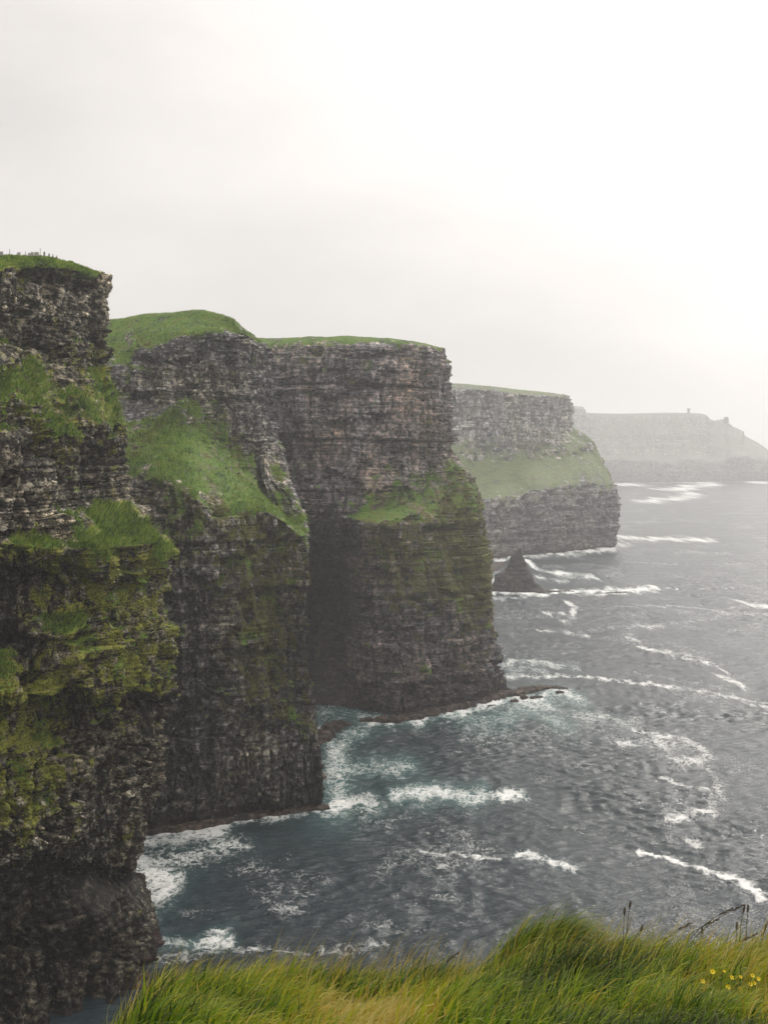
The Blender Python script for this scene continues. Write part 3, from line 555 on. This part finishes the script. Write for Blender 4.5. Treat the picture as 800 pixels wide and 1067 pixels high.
for x_, y_, w_ in ((536, 731, 1.4), (546, 727.5, 1.9), (583, 722, 1.3), (603, 718.5, 1.1), (512, 736, 1.6)):
    q_ = reef('rock', [(x_-4, y_+.5), (x_, y_), (x_+4, y_-.4)], [w_, w_*1.2, w_*.8], [w_*.8, w_, w_*.7], 'small dark block lying awash beside the rock spit of the third cliff', int(x_), .35, .5); q_['group'] = 'blocks awash around the rock spit'
# sea stack
prof = [(-4, 508, 572), (0, 511, 568), (3, 513, 563), (8, 514.5, 557), (13, 516, 553), (17, 524, 551), (21, 529, 549), (26, 530, 547), (30, 531.5, 545.5), (33, 536.5, 544.5), (36, 539.5, 543), (37.5, 541, 542)]
Ys = far(845.0); pr = np.array([(z_*1.2, (a-400)*Ys/F, (b_-400)*Ys/F) for z_, a, b_ in prof]); tt = np.linspace(0, len(pr)-1, 90); pr = pchip(pr, tt)
th = np.linspace(0, 2*np.pi, 150, endpoint=False); cx = (pr[:, 1]+pr[:, 2])/2; rx = (pr[:, 2]-pr[:, 1])/2
x = cx[:, None]+rx[:, None]*np.cos(th); y = Ys+(rx*.75)[:, None]*np.sin(th); z = pr[:, 0][:, None]+0*x
lay = hsh(np.floor(z/1.7+.3*n2(x/6, y/6, 3)), 3, 1)-.5
dd = (2.0*fb3(x/7, y/7, z/16, 3, 5)+.8*fb3(x/2, y/2, z/2, 2, 9)+lay*1.3)*np.clip(rx[:, None]/6, .15, 1)
x = x+dd*np.cos(th); y = y+dd*np.sin(th)
xyz = np.concatenate([np.stack([x, y, z], -1).reshape(-1, 3), [[x[-1].mean(), y[-1].mean(), z[-1, 0]+.4]]]); nn_ = len(th); base_i = (len(tt)-1)*nn_
tris = np.array([(base_i+k, base_i+(k+1) % nn_, len(xyz)-1) for k in range(nn_)])
one = np.ones(len(xyz)); tn = one.copy(); tn[:-1] = (1+lay*.6).ravel()
stack = mesh_np('sea_stack', xyz, grid_quads(len(tt), nn_, True), M_stack, attrs=dict(veg=one*0, tone=tn, moss=one*.1, wet=ss(2.5-xyz[:, 2], -1, 1)), tris=tris)
tag(stack, 'pointed dark sea stack standing alone in the foam before the fourth cliff', 'sea stack')

# ------------------------------------------------------------------ far tower and outcrops
def bm_obj(name, bm, mat, parent=None, loc=None, smooth=False):
    me = bpy.data.meshes.new(name); bm.to_mesh(me); bm.free(); me.materials.append(mat)
    if smooth:
        for p in me.polygons: p.use_smooth = True
    o = bpy.data.objects.new(name, me); C.objects.link(o)
    if parent: o.parent = parent
    if loc: o.location = loc
    return o
def box(bm, x0, x1, y0, y1, z0, z1, tx=1.0, ty=1.0):
    mx_, my_ = (x0+x1)/2, (y0+y1)/2; v = []
    for z_, k in ((z0, 1), (z1, 0)):
        for a, b_ in ((x0, y0), (x1, y0), (x1, y1), (x0, y1)):
            v.append(bm.verts.new((a if k else mx_+(a-mx_)*tx, b_ if k else my_+(b_-my_)*ty, z_)))
    for f in ((3, 2, 1, 0), (4, 5, 6, 7), (0, 1, 5, 4), (1, 2, 6, 5), (2, 3, 7, 6), (3, 0, 4, 7)): bm.faces.new([v[i] for i in f])
M_stone = simple('tower_stone', (.16, .15, .14), .9, .3, .6); M_dark = simple('dark_opening', (.01, .01, .01), .9)
q = P(717, 431.2, 2080)
tw = bpy.data.objects.new('watch_tower', None); C.objects.link(tw); tw.location = (q[0], q[1], q[2]-3); tw.scale = (1.5, 1.5, 2.2)
tag(tw, 'small square ruined watchtower on the skyline of the farthest headland', 'tower')
bm = bmesh.new(); box(bm, -4, 4, -4, 4, 0, 11, .82, .82); bm_obj('wall', bm, M_stone, tw)
bm = bmesh.new(); box(bm, -4.4, 4.4, -4.4, 4.4, 11.0, 13)
for k in range(-4, 5, 2):
    for sy_ in (-4.1, 4.1): box(bm, k-.5, k+.5, sy_-.3, sy_+.3, 13.003, 14)
bm_obj('parapet', bm, M_stone, tw)
bm = bmesh.new(); box(bm, -.7, .7, -3.98, -3.55, 5.5, 7.5); bm_obj('window', bm, M_dark, tw)
def outcrop(px, py, Y, wpx, hpx, label, seed, name='rock_outcrop'):
    bm = bmesh.new(); bmesh.ops.create_icosphere(bm, subdivisions=4, radius=1)
    rr = wpx*Y/F/2; hh = hpx*Y/F; co = np.array([v.co for v in bm.verts])
    k = 1+.22*fb3(co[:, 0]*1.3, co[:, 1]*1.3, co[:, 2]*1.3, 4, seed)
    for v, s_ in zip(bm.verts, k):
        v.co = Vector((v.co.x*rr*s_, v.co.y*rr*s_, v.co.z*hh*s_ if v.co.z > 0 else v.co.z*hh*.5))
    o = bm_obj(name, bm, M_farrock, None, P(px, py, Y)); return tag(o, label, 'rock')
M_farrock = simple('outcrop_rock', (.07, .066, .06), .9, .35, .4)
outcrop(756, 439, 2076, 14, 12, 'big round rock hump on the skyline right of the far tower', 3)
outcrop(742, 440, 2080, 10, 5, 'low rock mound between the tower and the round hump on the skyline', 4)
outcrop(774, 452, 2080, 3.2, 8, 'small rock spike on the descending skyline of the farthest headland', 5)

# ------------------------------------------------------------------ top of the near cliff: people, posts, flagstones
def skin_body(name, joints, edges, radii, mat, parent=None):
    me = bpy.data.meshes.new(name); me.from_pydata(joints, edges, []); o = bpy.data.objects.new(name, me); C.objects.link(o); me.materials.append(mat)
    m = o.modifiers.new('skin', 'SKIN'); sv = me.skin_vertices[0].data
    for i, r_ in enumerate(radii): sv[i].radius = (r_, r_)
    sv[0].use_root = True
    s_ = o.modifiers.new('sub', 'SUBSURF'); s_.levels = 1; s_.render_levels = 2
    if parent: o.parent = parent
    return o
M_skin = simple('skin', (.42, .26, .19), .6, .1, 4); M_hair = simple('hair', (.03, .02, .015), .7, .2, 9)
def person(loc, rz, jacket, trousers, label, armpose=0):
    J = [(0, 0, .95), (0, 0, 1.2), (0, 0, 1.42), (0, 0, 1.52), (0, .01, 1.62), (0, .01, 1.73),
         (.1, 0, .9), (.11, .01, .5), (.12, 0, .09), (.13, -.14, .04), (-.1, 0, .9), (-.11, .01, .5), (-.12, .03, .09), (-.13, -.1, .04),
         (.19, 0, 1.4), (.24, .02, 1.12), (.22, -.12, .9+armpose), (-.19, 0, 1.4), (-.25, .02, 1.12), (-.22, -.1, .88), (.21, -.17, .83+armpose), (-.21, -.15, .81)]
    E = [(0, 1), (1, 2), (2, 3), (3, 4), (4, 5), (0, 6), (6, 7), (7, 8), (8, 9), (0, 10), (10, 11), (11, 12), (12, 13), (2, 14), (14, 15), (15, 16), (2, 17), (17, 18), (18, 19), (16, 20), (19, 21)]
    Rr = [.15, .15, .14, .06, .1, .09, .1, .07, .05, .04, .1, .07, .05, .04, .07, .055, .04, .07, .055, .04, .035, .035]
    p = skin_body('person', J, E, Rr, M_skin); p.location = loc; p.rotation_euler = (0, 0, rz); tag(p, label, 'person')
    skin_body('jacket', [J[0], J[1], J[2], J[14], J[15], (.22, -.1, .93+armpose), J[17], J[18], (-.22, -.08, .91)], [(0, 1), (1, 2), (2, 3), (3, 4), (4, 5), (2, 6), (6, 7), (7, 8)], [.19, .18, .165, .09, .075, .055, .09, .075, .055], jacket, p)
    skin_body('trousers', [(0, 0, .93), J[6], J[7], (J[8][0], J[8][1], .12), J[10], J[11], (J[12][0], J[12][1], .12)], [(0, 1), (1, 2), (2, 3), (0, 4), (4, 5), (5, 6)], [.17, .125, .09, .07, .125, .09, .07], trousers, p)
    bm = bmesh.new(); bmesh.ops.create_icosphere(bm, subdivisions=2, radius=.125); bmesh.ops.translate(bm, verts=bm.verts, vec=(0, .03, 1.71))
    bm_obj('hair', bm, M_hair, p, smooth=True); return p
cloth = {k: simple(k+'_cloth', c_, .85, .15, 6) for k, c_ in dict(black=(.015, .015, .02), red=(.12, .03, .03), grey=(.12, .12, .13), blue=(.03, .05, .1), pale=(.45, .42, .38)).items()}
def surf1(px, Y=320):
    """ground of the near cliff's top at photo column px, distance Y"""
    T = X1.reshape(-1, 3); k_ = (px-400)/F; ok = (T[:, 2] > 185) & (T[:, 1] > 250) & (np.abs(T[:, 0]/T[:, 1]-k_) < .0012)
    Q = T[ok]; q_ = Q[np.argmax((Q[:, 2]-EYE)/Q[:, 1])]; yy = q_[1]-(318-Y)*.5; return (k_*yy, yy, q_[2]-abs(318-Y)*.02)
gp = 'people standing near the edge on top of the nearest cliff'
for px, Y, rz, j, tr, lb, ap in ((46.5, 318, 0, 'black', 'black', 'person in dark clothes standing tallest, just right of the thin post', .0), (51.5, 321, .8, 'grey', 'blue', 'small figure in grey just right of the tallest dark person', .2),
                             (55.5, 322, 2.4, 'pale', 'black', 'small pale figure, third from the left on the cliff top', 0), (59.5, 323, -1.9, 'red', 'blue', 'rightmost small reddish figure on the near cliff top', .1)):
    p = person(surf1(px, Y), rz, cloth[j], cloth[tr], lb, ap); p['group'] = gp
M_wood = simple('post_wood', (.10, .08, .06), .9, .3, 8); M_flag = simple('flagstone', (.36, .34, .31), .85, .3, 3)
for k, (px, Y, h_, lb) in enumerate(((10.5, 322, 2.4, 'thin leftmost post standing in the grass on the near cliff'), (27, 322, 2.0, 'short middle post standing on the near cliff top'), (42.3, 319, 2.6, 'thin rightmost post beside the person in dark clothes'))):
    r_ = bpy.data.objects.new('post', None); C.objects.link(r_); r_.location = surf1(px, Y); tag(r_, lb, 'post', 'posts on top of the nearest cliff')
    bm = bmesh.new(); box(bm, -.07, .07, -.07, .07, -.2, h_, .8, .8); bm_obj('shaft', bm, M_wood, r_)
    bm = bmesh.new(); box(bm, -.1, .1, -.1, .1, h_, h_+.12, .5, .5); bm_obj('cap', bm, M_wood, r_)
for k, (px, Y, w_, lb) in enumerate(((1.5, 312, 1.3, 'pale flagstone slab at the left frame edge on the near cliff'), (34, 311, .9, 'small pale slab left of the wide flagstone'), (38.5, 311, 1.5, 'wide pale flagstone nearest the person in dark clothes'), (20, 314, 1.1, 'low pale stone below the middle post'), (31, 314, .8, 'smallest pale stone of the cliff top row'))):
    bm = bmesh.new(); box(bm, -w_/2, w_/2, -.09, .09, -.2, .95, .85, .9); bmesh.ops.subdivide_edges(bm, edges=bm.edges, cuts=3, use_grid_fill=True)
    for v in bm.verts: v.co += Vector((n3(v.co.x*2, v.co.y*2, v.co.z*2, k)*.12, 0, n3(v.co.x*2, 3, v.co.z*2, k+9)*.1))
    o = bm_obj('flagstone', bm, M_flag, None, surf1(px, Y)); o.rotation_euler = (0, 0, .2*math.sin(k*3)); tag(o, lb, 'stone', 'pale upright slabs on the nearest cliff')

# ------------------------------------------------------------------ foreground bank
def rimY(x): return 7.5+.25*np.sin(x*1.3+.6)+.2*np.sin(x*3.1)
def gz(x, y):
    """ground height of the grassy bank the camera stands on"""
    yr = rimY(x); drop = np.interp(y, [-30, 0, 2.5, 5, 6.5, 7.5, 9, 12, 20, 40, 60], [.5, 1.5, 1.93, 2.82, 3.44, 3.90, 5.7, 14, 38, 95, 156])
    h = .10*n2(x/1.1, y/1.1, 91)+.05*n2(x/.4, y/.4, 92)
    b_ = .20*ss(x, .5, 1.2)+.12*ss(x, 2.2, 3.0)+.10*np.exp(-((x-1.15)/.38)**2)-.02*ss(-x, .2, .5)
    return EYE-drop+(h*ss(y, 2, 5)+b_*ss(y, 5.8, 7.3)-(.38*ss(-x-.2*y, .08, .55)+2.6*ss(-x-.2*y, .45, 2.3))*ss(y, 2.2, 4.0))*(1-ss(y, 9, 14))-(y > 12)*2*np.abs(n2(x/5, y/5, 95))
xs_ = np.concatenate([-np.array(grow(5, 120, .3, 1.15))[::-1], np.linspace(-5, 5, 160), np.array(grow(5, 120, .3, 1.15))])
ys_ = np.concatenate([-np.array(grow(1, 90, .3, 1.2))[::-1], np.linspace(-1, 12, 170), np.array(grow(12, 62, .4, 1.08))])
GX, GY = np.meshgrid(xs_, ys_)
M_soil, t, b, o = new_mat('turf_soil'); g = N(t, 'ShaderNodeNewGeometry')
t.links.new(ramp(t, noise(t, g.outputs['Position'], 3, 6, .65), [(.3, (.02, .025, .008)), (.55, (.045, .055, .012)), (.75, (.07, .06, .02))]), b.inputs['Base Color']); b.inputs['Roughness'].default_value = .95
bank = mesh_np('ground', np.stack([GX, GY, gz(GX, GY)], -1).reshape(-1, 3), grid_quads(*GX.shape), M_soil, smooth=True)
tag(bank, 'steep grassy bank in the foreground dropping to the sea', 'ground', kind='structure')
M_grass = grass_mat('long_grass', [(0, (.014, .034, .005)), (.22, (.055, .12, .010)), (.5, (.21, .31, .014)), (.70, (.38, .40, .022)), (.88, (.42, .27, .024)), (1, (.55, .46, .14))], .4)
r = np.random.default_rng(5)
n = 72000
X_ = r.uniform(-3.6, 3.9, n); Y_ = r.uniform(4.5, 8.3, n)
cl_ = n2(X_/.35, Y_/.35, 101); keep = r.random(n) < .55+.6*cl_; X_, Y_ = X_[keep], Y_[keep]; cl_ = cl_[keep]; n = len(X_)
pz = n2(X_/.8, Y_/.8, 102); tall = .5+.5*n2(X_/.5, Y_/.5, 103)
hgt = (.15+.30*tall*r.random(n)**.7+.07*r.random(n))*(.9+.25*np.exp(-((X_-1.15)/.45)**2))
orange = np.exp(-((X_+.15)/.42)**2)*ss(-(Y_-6.6), -.3, .6)+.6*np.exp(-((X_-2.2)/.5)**2)*ss(-(Y_-6.2), -.3, .4)
lush = np.exp(-((X_+1.2)/.6)**2)
hue = np.clip(.41+.42*pz+.22*r.normal(size=n)+.55*orange-.12*lush-.22*np.exp(-((X_-1.2)/.4)**2)+.07*ss(Y_, 7.0, 7.8), 0, 1)
hgt *= (1-.45*orange)*(1+.1*lush)
hgt = np.where(Y_ < 5.4, np.minimum(hgt, .26), hgt)
az = r.normal(0.0, .55, n)+.4*n2(X_/.6, Y_/.6, 104)
wd = .006+.010*r.random(n)**1.5+.009*lush*r.random(n)
gr = blades('grass', np.stack([X_, Y_, gz(X_, Y_)-.01], -1), hgt, wd, r.normal(.2, .28, n), r.normal(1.7, .5, n), az, M_grass, seg=5, hue=hue, twist=az+np.pi/2+r.normal(0, .9, n))
tag(gr, 'long green and yellow grass bent by wind across the foreground', 'grass', kind='stuff')
n = 1500; X_ = r.uniform(-1.9, 3.3, n); Y_ = r.uniform(6.3, 7.9, n); az = r.normal(0, .4, n)
stalks = blades('dry_grass', np.stack([X_, Y_, gz(X_, Y_)], -1), .26+.26*r.random(n), .003+.003*r.random(n), r.normal(.15, .2, n), r.normal(1.1, .4, n), az, M_grass, seg=6, hue=np.clip(r.normal(.93, .1, n), 0, 1), twist=r.uniform(0, 3, n))
tag(stalks, 'thin dry straw coloured stalks scattered through the foreground grass', 'dry grass', kind='stuff')
# tall wind-combed clump
n = 3000; a_ = r.uniform(0, 2*np.pi, n); rad = np.sqrt(r.random(n)); ci = r.choice(5, n, p=[.3, .22, .2, .16, .12])
cX = np.array([.93, 1.18, 1.42, .72, 1.62])[ci]; cY_ = np.array([7.4, 7.3, 7.5, 7.25, 7.4])[ci]; cR = np.array([.15, .12, .13, .12, .10])[ci]; cH = np.array([1.0, .92, .72, .66, .55])[ci]
X_ = cX+cR*rad*np.cos(a_); Y_ = cY_+cR*rad*np.sin(a_); hg = (.34+.36*r.random(n))*cH*(1-.25*rad**2)
hue = np.clip(.34+.22*r.normal(size=n)+.15*n2(X_/.1, Y_/.1, 7), 0, 1)
tuft = blades('grass_clump', np.stack([X_, Y_, gz(X_, Y_)-.02], -1), hg, .006+.006*r.random(n), r.normal(.02, .2, n), r.normal(2.35, .45, n), r.normal(0, .35, n), M_grass, seg=8, hue=hue, twist=r.normal(np.pi/2, .8, n))
tag(tuft, 'tall dark green tussock combed over to the right, highest in the foreground', 'grass clump')
# flowering stems standing against the sea
M_stem = simple('seed_stem', (.07, .07, .028), .7, .25, 30); M_head = simple('seed_head', (.05, .036, .022), .85, .35, 60)
def tube(bm, pts, rad, seg=5):
    rings = []
    for i, p in enumerate(pts):
        d = (pts[min(i+1, len(pts)-1)]-pts[max(i-1, 0)]).normalized(); a = d.orthogonal().normalized(); b_ = d.cross(a)
        rings.append([bm.verts.new(p+(a*math.cos(k*2*math.pi/seg)+b_*math.sin(k*2*math.pi/seg))*rad[i]) for k in range(seg)])
    for i in range(len(rings)-1):
        for k in range(seg): bm.faces.new((rings[i][k], rings[i][(k+1) % seg], rings[i+1][(k+1) % seg], rings[i+1][k]))
    bm.faces.new(rings[0][::-1]); bm.faces.new(rings[-1])
rp = random.Random(4)
def stem(x, y, px, py, label, hl=.05, plume=False):
    z0 = float(gz(np.array(x), np.array(y)))-.02; tip = Vector(P(px, py, y+.05)); a = Vector((x, y, z0)); ctl = Vector((x+(tip.x-x)*.25, y, z0+(tip.z-z0)*.75))
    pts = [a*(1-t_)**2+ctl*2*t_*(1-t_)+tip*t_*t_ for t_ in [k/9 for k in range(10)]]
    bm = bmesh.new(); tube(bm, pts, [.0032-.0012*k/9 for k in range(10)], 4)
    o = bm_obj('flowering_grass', bm, M_stem); d = (pts[-1]-pts[-2]).normalized()
    bm = bmesh.new()
    if plume:
        for k in range(26):
            p0 = tip-d*(k/26*hl*2.2); u = Vector((rp.gauss(0, 1), rp.gauss(0, 1), rp.gauss(0, 1)))*.4+d*1.3; u.normalize(); l = .012+.02*k/26
            tube(bm, [p0, p0+u*l*.5, p0+u*l], [.0012, .0034, .0008], 4)
    else:
        m_ = 9; tube(bm, [tip-d*hl*.1+d*hl*k/m_ for k in range(m_+1)], [.002+.0060*math.sin(math.pi*(k+.4)/(m_+.8))**.6+rp.uniform(0, .0008) for k in range(m_+1)], 7)
    bm_obj('seed_head', bm, M_head, o); tag(o, label, 'grass stem', 'seed stems standing above the grass'); return o
SH = [(650, 993, 655.5, 946, 'dark upright seed head beside the stem left of centre right', 0), (648, 992, 650, 953, 'small seed head low on the left of the tallest dark one', 0),
      (700, 1005, 762, 947, 'long stem leaning far right with feathery dark plume', 1), (702, 1005, 775, 943, 'highest plume of the leaning stems at the right', 1), (690, 1008, 748, 958, 'feathery plume on a bent stem below the highest ones', 1),
      (768, 985, 774, 950, 'left one of the twin upright dark seed heads', 0), (776, 985, 778.5, 950, 'right one of the twin upright dark seed heads', 0), (790, 985, 799, 962, 'feathery seed head at the right frame edge', 1),
      (660, 1000, 667, 970, 'upright seed head under the gap in the skyline grass', 0), (672, 1008, 720, 962, 'arched plume curving over to the right in mid right', 1), (730, 990, 731, 972, 'short stubby seed head between the plumes', 0),
      (640, 1000, 690, 985, 'low bent plume in the grass right of the tussock', 1), (655, 1005, 700, 975, 'thin brown plume beneath the arched one', 1), (765, 990, 767, 968, 'short dark seed head below the twin pair', 0), (740, 1000, 788, 973, 'brown plume bent low before the right frame edge', 1),
      (700, 1006, 737, 980, 'small brown plume low beneath the stubby seed head', 1), (600, 985, 628, 968, 'pale plume on the right shoulder of the tussock', 1), (300, 1010, 330, 992, 'thin pale plume above the lush grass at left', 1), (205, 1020, 236, 1000, 'pale plume nearest the near cliff foot', 1), (445, 1012, 478, 993, 'short pale plume left of the tussock', 1)]
for (bx, by, tx, ty, lb, pl) in SH:
    Yr = 7.35+rp.uniform(-.15, .2); stem((bx-400)*Yr/F, Yr, tx, ty, lb, .052, bool(pl))
# buttercups
M_pet = simple('petal_yellow', (.80, .60, .02), .45, .08, 40); M_cen = simple('flower_centre', (.45, .38, .03), .7, .2, 60)
def buttercup(px, py, label, sz=.014):
    sz *= .85
    y = 6.15+rp.uniform(-.1, .1); tip = Vector(P(px, py, y)); x = tip.x-.03; z0 = float(gz(np.array(x), np.array(y)))-.02
    a = Vector((x, y, z0)); ctl = Vector((x, y, z0+(tip.z-z0)*.7)); pts = [a*(1-t_)**2+ctl*2*t_*(1-t_)+tip*t_*t_ for t_ in [k/7 for k in range(8)]]
    bm = bmesh.new(); tube(bm, pts, [.0015]*8, 4); o = bm_obj('buttercup', bm, M_stem); tag(o, label, 'flower', 'yellow buttercups at the lower right')
    nrm = Vector((rp.uniform(-.4, .4), -.8, .7)).normalized(); u = nrm.orthogonal().normalized(); v_ = nrm.cross(u)
    for k in range(5):
        bm = bmesh.new(); an = k*2*math.pi/5; e = u*math.cos(an)+v_*math.sin(an); s_ = nrm.cross(e)
        ring = [tip+e*sz*.1+s_*sz*.12, tip+e*sz*.55+s_*sz*.48+nrm*sz*.18, tip+e*sz*.95+s_*sz*.38+nrm*sz*.45, tip+e*sz*1.05+nrm*sz*.5, tip+e*sz*.95-s_*sz*.38+nrm*sz*.45, tip+e*sz*.55-s_*sz*.48+nrm*sz*.18, tip+e*sz*.1-s_*sz*.12]
        vs_ = [bm.verts.new(p) for p in ring]; c_ = bm.verts.new(tip+e*sz*.6+nrm*sz*.14)
        for i in range(7): bm.faces.new((vs_[i], vs_[(i+1) % 7], c_))
        bm_obj('petal', bm, M_pet, o, smooth=True)
    bm = bmesh.new(); bmesh.ops.create_icosphere(bm, subdivisions=1, radius=sz*.3); bmesh.ops.translate(bm, verts=bm.verts, vec=tip+nrm*sz*.15); bm_obj('centre', bm, M_cen, o)
for px, py, lb, s_ in ((731.5, 1022.5, 'lowest left yellow buttercup, larger and tilted', .016), (742, 1012.5, 'topmost left buttercup of the patch, the widest bloom', .017), (754, 1012, 'tiny buttercup right of the widest bloom', .009), (761.5, 1018.5, 'round buttercup in the middle of the patch', .015),
                       (758, 1028.5, 'buttercup lowest in the middle of the patch', .015), (771, 1018, 'half closed buttercup right of the middle one', .011), (771, 1031, 'flat buttercup at the bottom of the patch', .013), (783.5, 1016.5, 'upper right buttercup of the patch', .014),
                       (789.5, 1020, 'rightmost buttercup, at the frame side', .014), (781.5, 1025.5, 'bright buttercup of the lower right pair, left one', .014), (785.5, 1024.5, 'bright buttercup of the lower right pair, right one', .013)):
    buttercup(px, py, lb, s_)

# ------------------------------------------------------------------ sea haze
bm = bmesh.new(); box(bm, -14500, 14500, -4500, 14500, -8, 380); 
hm = bpy.data.materials.new('haze'); hm.use_nodes = True; t = hm.node_tree; t.nodes.clear(); o = N(t, 'ShaderNodeOutputMaterial'); v = N(t, 'ShaderNodeVolumePrincipled')
v.inputs['Density'].default_value = .000155; v.inputs['Color'].default_value = (.97, .98, 1, 1); v.inputs['Anisotropy'].default_value = .45
t.links.new(v.outputs[0], o.inputs['Volume'])
hz = bm_obj('haze', bm, hm); tag(hz, 'pale sea haze thickening over the distant cliffs', 'haze', kind='stuff')
